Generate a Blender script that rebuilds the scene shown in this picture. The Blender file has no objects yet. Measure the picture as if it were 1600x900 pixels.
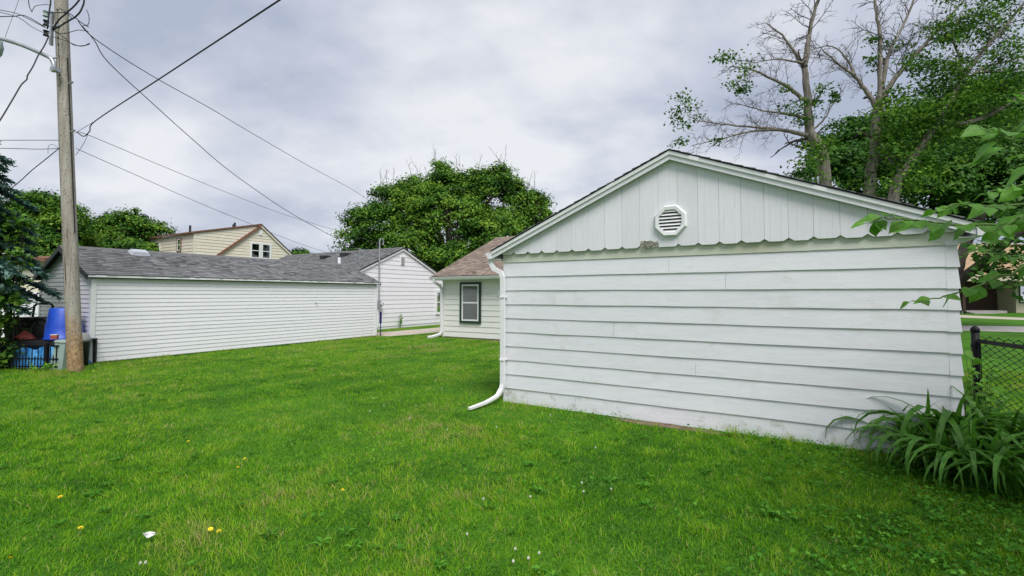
import bpy, math, random
import numpy as np
from mathutils import Vector, Matrix

# ------------------------------------------------------------------ camera, sky, sun, exposure
sc = bpy.context.scene
C = sc.collection
F = 755.0                      # focal length in pixels of a 1600 px wide picture
EYE = 1.6
PITCH = math.atan(30.0 / F)
cam_d = bpy.data.cameras.new('camera')
cam = bpy.data.objects.new('camera', cam_d); C.objects.link(cam)
cam.location = (0, 0, EYE)
cam.rotation_euler = (math.pi / 2 + PITCH, 0, 0)
cam_d.sensor_width = 36.0
cam_d.lens = 36.0 * F / 1600.0
cam_d.shift_y = -20.0 / 1600.0
cam_d.clip_start = 0.05
cam_d.clip_end = 2000
sc.camera = cam

SUN_EL, SUN_AZ = math.radians(55), math.radians(163)     # azimuth clockwise from +Y: behind the camera
world = bpy.data.worlds.new('World'); sc.world = world
world.use_nodes = True
wn, wl = world.node_tree.nodes, world.node_tree.links
wn.clear()
def wnode(t, **k):
    n = wn.new(t)
    for a, b in k.items(): setattr(n, a, b)
    return n
def wmath(op, a, b=None, clamp=False):
    n = wnode('ShaderNodeMath', operation=op, use_clamp=clamp)
    for i, v in enumerate((a, b)):
        if v is None: continue
        if isinstance(v, (int, float)): n.inputs[i].default_value = v
        else: wl.new(v, n.inputs[i])
    return n.outputs[0]
geo = wnode('ShaderNodeTexCoord')
sep = wnode('ShaderNodeSeparateXYZ'); wl.new(geo.outputs['Generated'], sep.inputs[0])
zz = wmath('ADD', wmath('MAXIMUM', sep.outputs[2], 0.0), 0.42)
comb = wnode('ShaderNodeCombineXYZ')
wl.new(wmath('DIVIDE', sep.outputs[0], zz), comb.inputs[0])
wl.new(wmath('DIVIDE', sep.outputs[1], zz), comb.inputs[1])
mp = wnode('ShaderNodeMapping'); mp.inputs['Rotation'].default_value = (0, 0, math.radians(24)); mp.inputs['Scale'].default_value = (0.95, 1.25, 1)
mp.inputs['Location'].default_value = (-12.0, 2.0, 0)
wl.new(comb.outputs[0], mp.inputs[0])
n1 = wnode('ShaderNodeTexNoise'); n1.inputs['Scale'].default_value = 1.0; n1.inputs['Detail'].default_value = 7; n1.inputs['Roughness'].default_value = 0.5; n1.inputs['Distortion'].default_value = 0.35
wl.new(mp.outputs[0], n1.inputs['Vector'])
n2 = wnode('ShaderNodeTexNoise'); n2.inputs['Scale'].default_value = 3.1; n2.inputs['Detail'].default_value = 6; n2.inputs['Roughness'].default_value = 0.55
wl.new(mp.outputs[0], n2.inputs['Vector'])
nsum = wmath('ADD', wmath('MULTIPLY', n1.outputs[0], 0.72), wmath('MULTIPLY', n2.outputs[0], 0.28))
ramp = wnode('ShaderNodeValToRGB')
el = ramp.color_ramp.elements
el[0].position = 0.42; el[0].color = (0.182, 0.202, 0.252, 1)
el[1].position = 0.59; el[1].color = (0.345, 0.352, 0.366, 1)
e = el.new(0.50); e.color = (0.255, 0.268, 0.308, 1)
wl.new(nsum, ramp.inputs[0])
sky = wnode('ShaderNodeTexSky', sky_type='NISHITA', sun_disc=False, sun_elevation=SUN_EL, sun_rotation=SUN_AZ)
bg1 = wnode('ShaderNodeBackground'); bg1.inputs[1].default_value = 0.05
wl.new(sky.outputs[0], bg1.inputs[0])
bg2 = wnode('ShaderNodeBackground'); bg2.inputs[1].default_value = 1.0
wl.new(ramp.outputs[0], bg2.inputs[0])
mixs = wnode('ShaderNodeMixShader'); mixs.inputs[0].default_value = 0.93
wl.new(bg1.outputs[0], mixs.inputs[1]); wl.new(bg2.outputs[0], mixs.inputs[2])
wo = wnode('ShaderNodeOutputWorld'); wl.new(mixs.outputs[0], wo.inputs[0])

sun_d = bpy.data.lights.new('sun', 'SUN'); sun_d.energy = 1.5; sun_d.angle = math.radians(28); sun_d.color = (1.0, 0.98, 0.95)
sun = bpy.data.objects.new('sun', sun_d); C.objects.link(sun)
sd = Vector((math.sin(SUN_AZ) * math.cos(SUN_EL), math.cos(SUN_AZ) * math.cos(SUN_EL), math.sin(SUN_EL)))
sun.rotation_euler = sd.to_track_quat('Z', 'Y').to_euler()
sun.location = sd * 60

vs = sc.view_settings
sc.display_settings.display_device = 'sRGB'
vs.view_transform = 'Standard'; vs.look = 'None'; vs.exposure = 1.33; vs.gamma = 1.0; vs.use_curve_mapping = False
sc.render.engine = 'CYCLES'
sc.cycles.use_denoising = True
sc.cycles.max_bounces = 8
sc.cycles.transparent_max_bounces = 8

# ------------------------------------------------------------------ helpers
rnd = random.Random(7)
rng = np.random.default_rng(11)
UX, UY = 0.8545, -0.5194       # street grid: u runs to the right and towards us, v away from us
VX, VY = 0.5194, 0.8545
ROT = math.atan2(UY, UX)
def uv(u, v, z=0.0): return Vector((u * UX + v * VX, u * UY + v * VY, z))
def at(px, py, Z):
    """world point seen at a pixel of the 1600x900 photograph, at ground distance Z ahead of the camera"""
    dx, dy = px - 800.0, 430.0 - py
    fw = F * math.cos(PITCH) - dy * math.sin(PITCH)
    up = F * math.sin(PITCH) + dy * math.cos(PITCH)
    return Vector((dx * Z / fw, Z, EYE + up * Z / fw))
def gp(px, py):
    """ground point at a pixel below the horizon"""
    dx, dy = px - 800.0, 430.0 - py
    fw = F * math.cos(PITCH) - dy * math.sin(PITCH)
    up = F * math.sin(PITCH) + dy * math.cos(PITCH)
    Z = -EYE * fw / up
    return Vector((dx * Z / fw, Z, 0))

def tag(o, label=None, cat=None, group=None, kind=None):
    if label: o['label'] = label
    if cat: o['category'] = cat
    if group: o['group'] = group
    if kind: o['kind'] = kind
    return o
def empty(name, loc, rz=0.0, label=None, cat=None, group=None):
    o = bpy.data.objects.new(name, None); C.objects.link(o)
    o.location = loc; o.rotation_euler = (0, 0, rz); o.empty_display_size = 0.2
    return tag(o, label, cat, group)
def link(name, me, mat, parent=None, loc=None, rot=None):
    o = bpy.data.objects.new(name, me); C.objects.link(o)
    if mat is not None and not me.materials: me.materials.append(mat)
    if parent is not None: o.parent = parent
    if loc is not None: o.location = loc
    if rot is not None: o.rotation_euler = rot
    return o

class MB:
    def __init__(s): s.v = []; s.f = []; s.t = []
    def quad(s, a, b, c, d):
        n = len(s.v); s.v += [tuple(a), tuple(b), tuple(c), tuple(d)]; s.f.append((n, n + 1, n + 2, n + 3))
    def hexa(s, p):               # p: 4 bottom corners then 4 top corners
        n = len(s.v); s.v += [tuple(q) for q in p]
        s.f += [tuple(n + i for i in q) for q in ((3, 2, 1, 0), (4, 5, 6, 7), (0, 1, 5, 4), (1, 2, 6, 5), (2, 3, 7, 6), (3, 0, 4, 7))]
        return s
    def box(s, x0, x1, y0, y1, z0, z1):
        return s.hexa([(x0, y0, z0), (x1, y0, z0), (x1, y1, z0), (x0, y1, z0), (x0, y0, z1), (x1, y0, z1), (x1, y1, z1), (x0, y1, z1)])
    def prism(s, poly, fn0, fn1):  # poly of 2-D points, two maps to 3-D for the two ends
        n = len(s.v); k = len(poly)
        s.v += [tuple(fn0(*p)) for p in poly] + [tuple(fn1(*p)) for p in poly]
        s.f.append(tuple(range(n, n + k))[::-1]); s.f.append(tuple(range(n + k, n + 2 * k)))
        for i in range(k):
            j = (i + 1) % k
            s.f.append((n + i, n + j, n + k + j, n + k + i))
        return s
    def tube(s, pts, radii, sides=6, phase=0.0, cap=True, sq=(1, 1)):
        pts = [Vector(p) for p in pts]
        if not hasattr(radii, '__len__'): radii = [radii] * len(pts)
        n0 = len(s.v); ref = None
        for i, p in enumerate(pts):
            if i == 0: d = pts[1] - p
            elif i == len(pts) - 1: d = p - pts[i - 1]
            else: d = (pts[i + 1] - p).normalized() + (p - pts[i - 1]).normalized()
            if d.length < 1e-9: d = Vector((0, 0, 1))
            d.normalize()
            if ref is None:
                ref = Vector((1, 0, 0)) if abs(d.x) < 0.8 else Vector((0, 1, 0))
            a = (ref - d * ref.dot(d)).normalized(); b = d.cross(a); ref = a
            for k in range(sides):
                an = phase + 2 * math.pi * k / sides
                q = p + (a * math.cos(an) * sq[0] + b * math.sin(an) * sq[1]) * radii[i]
                s.v.append((q.x, q.y, q.z))
        for i in range(len(pts) - 1):
            for k in range(sides):
                k2 = (k + 1) % sides
                s.f.append((n0 + i * sides + k, n0 + i * sides + k2, n0 + (i + 1) * sides + k2, n0 + (i + 1) * sides + k))
        if cap:
            s.f.append(tuple(n0 + k for k in range(sides))[::-1])
            m = n0 + (len(pts) - 1) * sides
            s.f.append(tuple(m + k for k in range(sides)))
        return s
    def lathe(s, prof, c=(0, 0, 0), sides=20):  # prof: (r, z)
        n0 = len(s.v)
        for r, z in prof:
            for k in range(sides):
                a = 2 * math.pi * k / sides
                s.v.append((c[0] + r * math.cos(a), c[1] + r * math.sin(a), c[2] + z))
        for i in range(len(prof) - 1):
            for k in range(sides):
                k2 = (k + 1) % sides
                s.f.append((n0 + i * sides + k, n0 + i * sides + k2, n0 + (i + 1) * sides + k2, n0 + (i + 1) * sides + k))
        s.f.append(tuple(n0 + k for k in range(sides))[::-1])
        m = n0 + (len(prof) - 1) * sides
        s.f.append(tuple(m + k for k in range(sides)))
        return s
    def mesh(s, name, smooth=False):
        me = bpy.data.meshes.new(name); me.from_pydata(s.v, [], s.f); me.validate(); me.update()
        if smooth: me.polygons.foreach_set('use_smooth', [True] * len(me.polygons))
        if s.t:
            at_ = me.attributes.new('tint', 'FLOAT', 'POINT'); at_.data.foreach_set('value', s.t)
        return me
    def build(s, name, mat, parent=None, smooth=False, loc=None, rot=None):
        return link(name, s.mesh(name, smooth), mat, parent, loc, rot)

def np_mesh(name, verts, faces, tint, mat, parent=None):
    """faces: (n,k) index array with k = 3 or 4"""
    me = bpy.data.meshes.new(name)
    nv, nf, k = len(verts), len(faces), faces.shape[1]
    me.vertices.add(nv); me.vertices.foreach_set('co', np.ascontiguousarray(verts, dtype=np.float32).ravel())
    me.loops.add(nf * k); me.loops.foreach_set('vertex_index', np.ascontiguousarray(faces, dtype=np.int32).ravel())
    me.polygons.add(nf); me.polygons.foreach_set('loop_start', np.arange(0, nf * k, k, dtype=np.int32))
    a = me.attributes.new('tint', 'FLOAT', 'POINT'); a.data.foreach_set('value', np.ascontiguousarray(tint, dtype=np.float32))
    me.update(); me.validate()
    return link(name, me, mat, parent)

_grid = rng.random((256, 256))
def vnoise(x, y, scale):
    x = np.asarray(x) * scale + 1000.3; y = np.asarray(y) * scale + 1000.7
    xi, yi = np.floor(x).astype(int), np.floor(y).astype(int)
    fx, fy = x - xi, y - yi; fx = fx * fx * (3 - 2 * fx); fy = fy * fy * (3 - 2 * fy)
    g = lambda i, j: _grid[i % 256, j % 256]
    return (g(xi, yi) * (1 - fx) + g(xi + 1, yi) * fx) * (1 - fy) + (g(xi, yi + 1) * (1 - fx) + g(xi + 1, yi + 1) * fx) * fy

# ------------------------------------------------------------------ materials
MATS = {}
def pm(name, c1, c2=None, scale=4.0, rough=0.6, bump=0.0, bscale=None, stretch=(1, 1, 1), detail=5, lo=0.35, hi=0.65, objrand=0.06, spec=0.35, metal=0.0, dirt=None):
    """two-colour noise over the object, a slight shift for each piece, fine relief"""
    m = bpy.data.materials.new(name); m.use_nodes = True
    nt = m.node_tree; N, L = nt.nodes, nt.links
    b = N['Principled BSDF']; b.inputs['Roughness'].default_value = rough; b.inputs['Specular IOR Level'].default_value = spec; b.inputs['Metallic'].default_value = metal
    tc = N.new('ShaderNodeTexCoord'); oi = N.new('ShaderNodeObjectInfo')
    mpn = N.new('ShaderNodeMapping'); mpn.inputs['Scale'].default_value = stretch; L.new(tc.outputs['Object'], mpn.inputs[0])
    mu = N.new('ShaderNodeMath'); mu.operation = 'MULTIPLY'; mu.inputs[1].default_value = 37.0; L.new(oi.outputs['Random'], mu.inputs[0])
    n = N.new('ShaderNodeTexNoise'); n.noise_dimensions = '4D'; n.inputs['Scale'].default_value = scale; n.inputs['Detail'].default_value = detail; n.inputs['Roughness'].default_value = 0.6
    L.new(mpn.outputs[0], n.inputs['Vector']); L.new(mu.outputs[0], n.inputs['W'])
    r = N.new('ShaderNodeValToRGB'); r.color_ramp.elements[0].position = lo; r.color_ramp.elements[1].position = hi
    r.color_ramp.elements[0].color = (*c1, 1); r.color_ramp.elements[1].color = (*(c2 or c1), 1)
    L.new(n.outputs[0], r.inputs[0]); col = r.outputs[0]
    if dirt:                                        # (colour, noise scale, threshold): blotches of dirt with a shape of their own
        n3 = N.new('ShaderNodeTexNoise'); n3.noise_dimensions = '4D'; n3.inputs['Scale'].default_value = dirt[1]; n3.inputs['Detail'].default_value = 6; n3.inputs['Roughness'].default_value = 0.65
        L.new(tc.outputs['Object'], n3.inputs['Vector']); L.new(mu.outputs[0], n3.inputs['W'])
        r3 = N.new('ShaderNodeValToRGB'); r3.color_ramp.elements[0].position = dirt[2]; r3.color_ramp.elements[1].position = dirt[2] + 0.16
        r3.color_ramp.elements[1].color = (dirt[3],) * 3 + (1,)
        L.new(n3.outputs[0], r3.inputs[0])
        mx3 = N.new('ShaderNodeMixRGB'); mx3.inputs[2].default_value = (*dirt[0], 1); L.new(r3.outputs[0], mx3.inputs[0]); L.new(col, mx3.inputs[1]); col = mx3.outputs[0]
    hv = N.new('ShaderNodeHueSaturation'); L.new(col, hv.inputs['Color'])
    ma = N.new('ShaderNodeMapRange'); ma.inputs[3].default_value = 1 - objrand; ma.inputs[4].default_value = 1 + objrand * 0.6
    L.new(oi.outputs['Random'], ma.inputs[0]); L.new(ma.outputs[0], hv.inputs['Value'])
    L.new(hv.outputs[0], b.inputs['Base Color'])
    if bump:
        nb = N.new('ShaderNodeTexNoise'); nb.inputs['Scale'].default_value = bscale or scale * 6; nb.inputs['Detail'].default_value = 5
        L.new(mpn.outputs[0], nb.inputs['Vector'])
        bp = N.new('ShaderNodeBump'); bp.inputs['Strength'].default_value = bump; bp.inputs['Distance'].default_value = 0.01
        L.new(nb.outputs[0], bp.inputs['Height']); L.new(bp.outputs[0], b.inputs['Normal'])
    MATS[name] = m
    return m

def ramp_mat(name, stops, rough=0.6, trans=0.0, spec=0.3, fine=0.0):
    """colour from the piece's own 'tint' value"""
    m = bpy.data.materials.new(name); m.use_nodes = True
    nt = m.node_tree; N, L = nt.nodes, nt.links
    b = N['Principled BSDF']; b.inputs['Roughness'].default_value = rough; b.inputs['Specular IOR Level'].default_value = spec
    a = N.new('ShaderNodeAttribute'); a.attribute_name = 'tint'
    r = N.new('ShaderNodeValToRGB')
    while len(r.color_ramp.elements) < len(stops): r.color_ramp.elements.new(0.5)
    for e_, (p, c) in zip(r.color_ramp.elements, stops): e_.position = p; e_.color = (*c, 1)
    L.new(a.outputs['Fac'], r.inputs[0]); col = r.outputs[0]
    if fine:
        tc = N.new('ShaderNodeTexCoord'); n = N.new('ShaderNodeTexNoise'); n.inputs['Scale'].default_value = 60; n.inputs['Detail'].default_value = 3
        L.new(tc.outputs['Object'], n.inputs['Vector'])
        hv = N.new('ShaderNodeHueSaturation'); mr = N.new('ShaderNodeMapRange'); mr.inputs[1].default_value = 0.3; mr.inputs[2].default_value = 0.7; mr.inputs[3].default_value = 1 - fine; mr.inputs[4].default_value = 1 + fine
        L.new(n.outputs[0], mr.inputs[0]); L.new(mr.outputs[0], hv.inputs['Value']); L.new(col, hv.inputs['Color']); col = hv.outputs[0]
    L.new(col, b.inputs['Base Color'])
    if trans:
        out = N['Material Output']; t = N.new('ShaderNodeBsdfTranslucent'); L.new(col, t.inputs[0])
        mx = N.new('ShaderNodeMixShader'); mx.inputs[0].default_value = trans
        L.new(b.outputs[0], mx.inputs[1]); L.new(t.outputs[0], mx.inputs[2]); L.new(mx.outputs[0], out.inputs[0])
    return m

M_LAP = pm('painted_lap_siding', (0.69, 0.685, 0.725), (0.745, 0.74, 0.775), 3, 0.55, 0.35, 30, (1.2, 8, 8), objrand=0.035, dirt=((0.50, 0.50, 0.45), 2.3, 0.58, 0.5))
M_LAPLOW = pm('mud_splashed_siding', (0.65, 0.645, 0.67), (0.725, 0.72, 0.75), 3, 0.6, 0.35, 30, (1.2, 8, 8), objrand=0.02, dirt=((0.34, 0.33, 0.25), 5.5, 0.54, 0.7))
M_GABLE = pm('painted_gable_board', (0.72, 0.71, 0.755), (0.765, 0.755, 0.79), 4, 0.6, 0.3, 30, (9, 9, 1.0), objrand=0.05, dirt=((0.48, 0.52, 0.52), 5, 0.62, 0.4))
M_FRIEZE = pm('mildewed_frieze', (0.50, 0.51, 0.38), (0.68, 0.69, 0.63), 2.2, 0.6, 0.3, 30, (0.7, 2, 2), lo=0.3, hi=0.7, objrand=0.02)
M_TRIM = pm('white_trim', (0.72, 0.715, 0.725), (0.79, 0.78, 0.79), 3, 0.5, 0.1, dirt=((0.42, 0.45, 0.38), 4, 0.62, 0.6))
M_GUTTER = pm('white_gutter_metal', (0.76, 0.745, 0.765), (0.81, 0.80, 0.82), 3, 0.38, 0.0, spec=0.5, dirt=((0.5, 0.5, 0.46), 5, 0.62, 0.5))
M_VINYL = pm('white_vinyl_siding', (0.74, 0.72, 0.755), (0.79, 0.77, 0.80), 2, 0.45, 0.08, 40, (1, 6, 6), objrand=0.03, dirt=((0.6, 0.6, 0.57), 1.4, 0.6, 0.5))
M_CREAMW = pm('off_white_siding', (0.72, 0.70, 0.67), (0.77, 0.75, 0.725), 2, 0.5, 0.08, 40, (1, 6, 6), objrand=0.03)
M_CREAM = pm('cream_siding', (0.66, 0.60, 0.49), (0.71, 0.655, 0.545), 2, 0.55, 0.05, 40, objrand=0.04)
M_BROWN = pm('brown_trim', (0.16, 0.075, 0.045), (0.22, 0.11, 0.07), 5, 0.6)
M_DARK = pm('black_trim', (0.02, 0.02, 0.022), (0.035, 0.035, 0.037), 5, 0.5)
M_SOFFIT = pm('soffit', (0.28, 0.28, 0.27), (0.34, 0.34, 0.33), 5, 0.7)
M_GREEN = pm('dark_green_trim', (0.014, 0.035, 0.026), (0.022, 0.05, 0.037), 6, 0.45)
M_SASH = pm('white_sash', (0.74, 0.74, 0.73), (0.8, 0.8, 0.79), 4, 0.4)
M_BLIND = pm('window_blind', (0.20, 0.21, 0.215), (0.29, 0.30, 0.30), 30, 0.8, 0, stretch=(0.1, 0.1, 1))
M_DARKROOM = pm('dark_room', (0.02, 0.022, 0.03), (0.05, 0.052, 0.07), 3, 0.8)
M_SHGREY = ramp_mat('grey_shingles', [(0.0, (0.065, 0.067, 0.070)), (0.5, (0.145, 0.147, 0.151)), (1.0, (0.24, 0.24, 0.245))], 0.9, fine=0.35)
M_SHBROWN = ramp_mat('brown_shingles', [(0.0, (0.12, 0.090, 0.070)), (0.5, (0.235, 0.185, 0.15)), (1.0, (0.35, 0.285, 0.235))], 0.9, fine=0.35)
M_POLE = pm('weathered_pole_wood', (0.22, 0.19, 0.155), (0.40, 0.37, 0.325), 5, 0.85, 0.9, 14, (4, 4, 0.22), lo=0.3, hi=0.68, dirt=((0.20, 0.13, 0.08), 4.5, 0.56, 0.6))
def pole_stain(m):
    nt = m.node_tree; N, L = nt.nodes, nt.links; b_ = N['Principled BSDF']; src = b_.inputs['Base Color'].links[0].from_socket
    tc = N.new('ShaderNodeTexCoord'); sp = N.new('ShaderNodeSeparateXYZ'); L.new(tc.outputs['Object'], sp.inputs[0])
    nz = N.new('ShaderNodeTexNoise'); nz.inputs['Scale'].default_value = 5; nz.inputs['Detail'].default_value = 6; L.new(tc.outputs['Object'], nz.inputs['Vector'])
    a = N.new('ShaderNodeMath'); a.operation = 'MULTIPLY_ADD'; a.inputs[1].default_value = -1.3; L.new(nz.outputs[0], a.inputs[0]); L.new(sp.outputs[2], a.inputs[2])
    r = N.new('ShaderNodeMapRange'); r.inputs[1].default_value = -0.1; r.inputs[2].default_value = 0.55; r.inputs[3].default_value = 0.85; r.inputs[4].default_value = 0.0; L.new(a.outputs[0], r.inputs[0])
    st = N.new('ShaderNodeValToRGB'); st.color_ramp.elements[0].color = (0.20, 0.10, 0.035, 1); st.color_ramp.elements[1].color = (0.42, 0.27, 0.13, 1); st.color_ramp.elements[0].position = .35; st.color_ramp.elements[1].position = .65
    n2_ = N.new('ShaderNodeTexNoise'); n2_.inputs['Scale'].default_value = 16; n2_.inputs['Detail'].default_value = 5; L.new(tc.outputs['Object'], n2_.inputs['Vector']); L.new(n2_.outputs[0], st.inputs[0])
    mx = N.new('ShaderNodeMixRGB'); L.new(r.outputs[0], mx.inputs[0]); L.new(src, mx.inputs[1]); L.new(st.outputs[0], mx.inputs[2])
    sk = N.new('ShaderNodeTexNoise'); sk.inputs['Scale'].default_value = 55; sk.inputs['Detail'].default_value = 2; mpp = N.new('ShaderNodeMapping'); mpp.inputs['Scale'].default_value = (1, 1, .45); L.new(tc.outputs['Object'], mpp.inputs[0]); L.new(mpp.outputs[0], sk.inputs['Vector'])
    sr = N.new('ShaderNodeValToRGB'); sr.color_ramp.elements[0].position = .60; sr.color_ramp.elements[1].position = .70; L.new(sk.outputs[0], sr.inputs[0])
    mk = N.new('ShaderNodeMixRGB'); mk.inputs[2].default_value = (0.07, 0.045, 0.03, 1); L.new(sr.outputs[0], mk.inputs[0]); L.new(mx.outputs[0], mk.inputs[1])
    L.new(mk.outputs[0], b_.inputs['Base Color'])
pole_stain(M_POLE)
M_CRACK = pm('dark_wood_crack', (0.02, 0.014, 0.01), (0.03, 0.02, 0.015), 5, 0.9)
M_GALV = pm('galvanised_steel', (0.34, 0.36, 0.38), (0.45, 0.47, 0.49), 8, 0.42, metal=0.6)
M_CABLE = pm('black_cable', (0.012, 0.012, 0.014), (0.022, 0.022, 0.025), 9, 0.6)
M_CABLEGREY = pm('grey_wire', (0.06, 0.06, 0.065), (0.09, 0.09, 0.1), 9, 0.5)
M_BARK = pm('bark', (0.12, 0.103, 0.088), (0.30, 0.265, 0.225), 5, 0.9, 0.8, 18, (3, 3, 0.6))
M_BARKDARK = pm('dark_bark', (0.025, 0.02, 0.016), (0.06, 0.05, 0.04), 5, 0.9, 0.6, 18, (3, 3, 0.6))
M_TWIG = pm('dead_twig', (0.055, 0.046, 0.042), (0.10, 0.085, 0.075), 5, 0.9)
M_BLUE = pm('blue_plastic', (0.012, 0.055, 0.42), (0.02, 0.085, 0.52), 4, 0.4, 0.06, 20, spec=0.5)
M_TARP = pm('blue_tarp', (0.02, 0.16, 0.46), (0.10, 0.38, 0.72), 5, 0.45, 0.5, 12, lo=0.4, hi=0.6)
M_BLACKPL = pm('black_plastic', (0.014, 0.014, 0.016), (0.03, 0.03, 0.032), 5, 0.5)
M_IRON = pm('black_iron', (0.006, 0.006, 0.008), (0.012, 0.012, 0.015), 8, 0.55, spec=0.15)
M_RED = pm('faded_red', (0.28, 0.05, 0.035), (0.42, 0.11, 0.08), 14, 0.6)
M_PED = pm('grey_green_metal', (0.24, 0.32, 0.29), (0.31, 0.39, 0.36), 5, 0.5, dirt=((0.3, 0.28, 0.22), 6, 0.58, 0.6))
M_CONC = pm('concrete', (0.36, 0.31, 0.25), (0.46, 0.41, 0.34), 3, 0.9, 0.3, 40)
M_ROAD = pm('road_concrete', (0.32, 0.30, 0.28), (0.42, 0.40, 0.37), 1.5, 0.9, 0.2, 30)
M_BRICKDARK = pm('dark_brick_wall', (0.035, 0.020, 0.016), (0.07, 0.038, 0.03), 6, 0.85, 0.3, 20)
M_TANROOF = pm('tan_roof', (0.28, 0.18, 0.10), (0.40, 0.28, 0.17), 5, 0.9, 0.5, 12)
M_BEIGE = pm('beige_soffit', (0.42, 0.38, 0.27), (0.50, 0.46, 0.34), 4, 0.7)
M_STONE = pm('porch_stone', (0.25, 0.24, 0.23), (0.36, 0.34, 0.32), 6, 0.9)
M_VENTDARK = pm('vent_screen', (0.03, 0.03, 0.032), (0.05, 0.05, 0.05), 9, 0.8)
M_NEST = pm('dry_grass_nest', (0.28, 0.25, 0.19), (0.62, 0.60, 0.54), 30, 0.95)
M_SKYLITE = pm('roof_vent_plastic', (0.42, 0.44, 0.50), (0.52, 0.54, 0.60), 5, 0.4)
M_YELLOW = pm('dandelion_yellow', (0.78, 0.60, 0.01), (0.85, 0.70, 0.03), 40, 0.7)
M_CLOVERW = pm('clover_white', (0.62, 0.60, 0.52), (0.78, 0.76, 0.72), 40, 0.8)
M_STEM = pm('green_stem', (0.09, 0.16, 0.03), (0.13, 0.22, 0.05), 9, 0.6)
M_SCRAP = pm('dry_white_leaf', (0.55, 0.53, 0.52), (0.74, 0.72, 0.72), 12, 0.8)

def glass_mat():
    m = bpy.data.materials.new('window_glass'); m.use_nodes = True
    N, L = m.node_tree.nodes, m.node_tree.links
    N.remove(N['Principled BSDF'])
    fr = N.new('ShaderNodeFresnel'); fr.inputs[0].default_value = 1.5
    mr = N.new('ShaderNodeMapRange'); mr.inputs[3].default_value = 0.06; mr.inputs[4].default_value = 1.0; L.new(fr.outputs[0], mr.inputs[0])
    t = N.new('ShaderNodeBsdfTransparent'); t.inputs[0].default_value = (0.86, 0.89, 0.88, 1)
    tc = N.new('ShaderNodeTexCoord'); nz = N.new('ShaderNodeTexNoise'); nz.inputs['Scale'].default_value = 1.5; L.new(tc.outputs['Object'], nz.inputs['Vector'])
    bp = N.new('ShaderNodeBump'); bp.inputs['Strength'].default_value = 0.05; L.new(nz.outputs[0], bp.inputs['Height'])
    g = N.new('ShaderNodeBsdfGlossy'); g.inputs['Roughness'].default_value = 0.03; L.new(bp.outputs[0], g.inputs['Normal'])
    mx = N.new('ShaderNodeMixShader'); L.new(mr.outputs[0], mx.inputs[0]); L.new(t.outputs[0], mx.inputs[1]); L.new(g.outputs[0], mx.inputs[2])
    L.new(mx.outputs[0], N['Material Output'].inputs[0])
    return m
M_GLASS = glass_mat()

GRASS_STOPS = [(0.0, (0.020, 0.10, 0.006)), (0.33, (0.128, 0.350, 0.011)), (0.66, (0.285, 0.475, 0.024)), (0.88, (0.37, 0.45, 0.07)), (1.0, (0.44, 0.38, 0.17))]
M_GRASS = ramp_mat('grass_blade', GRASS_STOPS, 0.6, 0.42, 0.08)
M_CLOVER = ramp_mat('clover_leaf', [(0.0, (0.028, 0.12, 0.010)), (0.6, (0.075, 0.25, 0.020)), (1.0, (0.15, 0.36, 0.04))], 0.6, 0.3, 0.12)
M_LEAF = ramp_mat('maple_leaf', [(0.0, (0.014, 0.055, 0.009)), (0.5, (0.064, 0.175, 0.016)), (1.0, (0.22, 0.37, 0.04))], 0.55, 0.30, 0.15)
M_LEAFDARK = ramp_mat('dark_tree_leaf', [(0.0, (0.016, 0.055, 0.010)), (0.5, (0.036, 0.115, 0.014)), (1.0, (0.09, 0.20, 0.03))], 0.55, 0.25, 0.15)
M_LEAFBRIGHT = ramp_mat('bright_leaf', [(0.0, (0.04, 0.12, 0.012)), (0.5, (0.085, 0.22, 0.02)), (1.0, (0.19, 0.34, 0.04))], 0.45, 0.35)
M_NEEDLE = ramp_mat('blue_spruce_needle', [(0.0, (0.030, 0.085, 0.070)), (0.5, (0.072, 0.165, 0.138)), (1.0, (0.19, 0.30, 0.245))], 0.65, 0.15, 0.15)
M_LILY = pm('daylily_leaf', (0.046, 0.17, 0.015), (0.12, 0.30, 0.03), 3, 0.42, 0.25, 40, (14, 14, 1), objrand=0.30)
M_MULB = pm('mulberry_leaf', (0.072, 0.225, 0.016), (0.15, 0.36, 0.03), 9, 0.42, 0.3, 30, objrand=0.35)
for m_ in (M_LILY, M_MULB):
    nt = m_.node_tree; b_ = nt.nodes['Principled BSDF']; o_ = nt.nodes['Material Output']
    t_ = nt.nodes.new('ShaderNodeBsdfTranslucent'); nt.links.new(b_.inputs['Base Color'].links[0].from_socket, t_.inputs[0])
    x_ = nt.nodes.new('ShaderNodeMixShader'); x_.inputs[0].default_value = 0.35
    nt.links.new(b_.outputs[0], x_.inputs[1]); nt.links.new(t_.outputs[0], x_.inputs[2]); nt.links.new(x_.outputs[0], o_.inputs[0])

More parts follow.
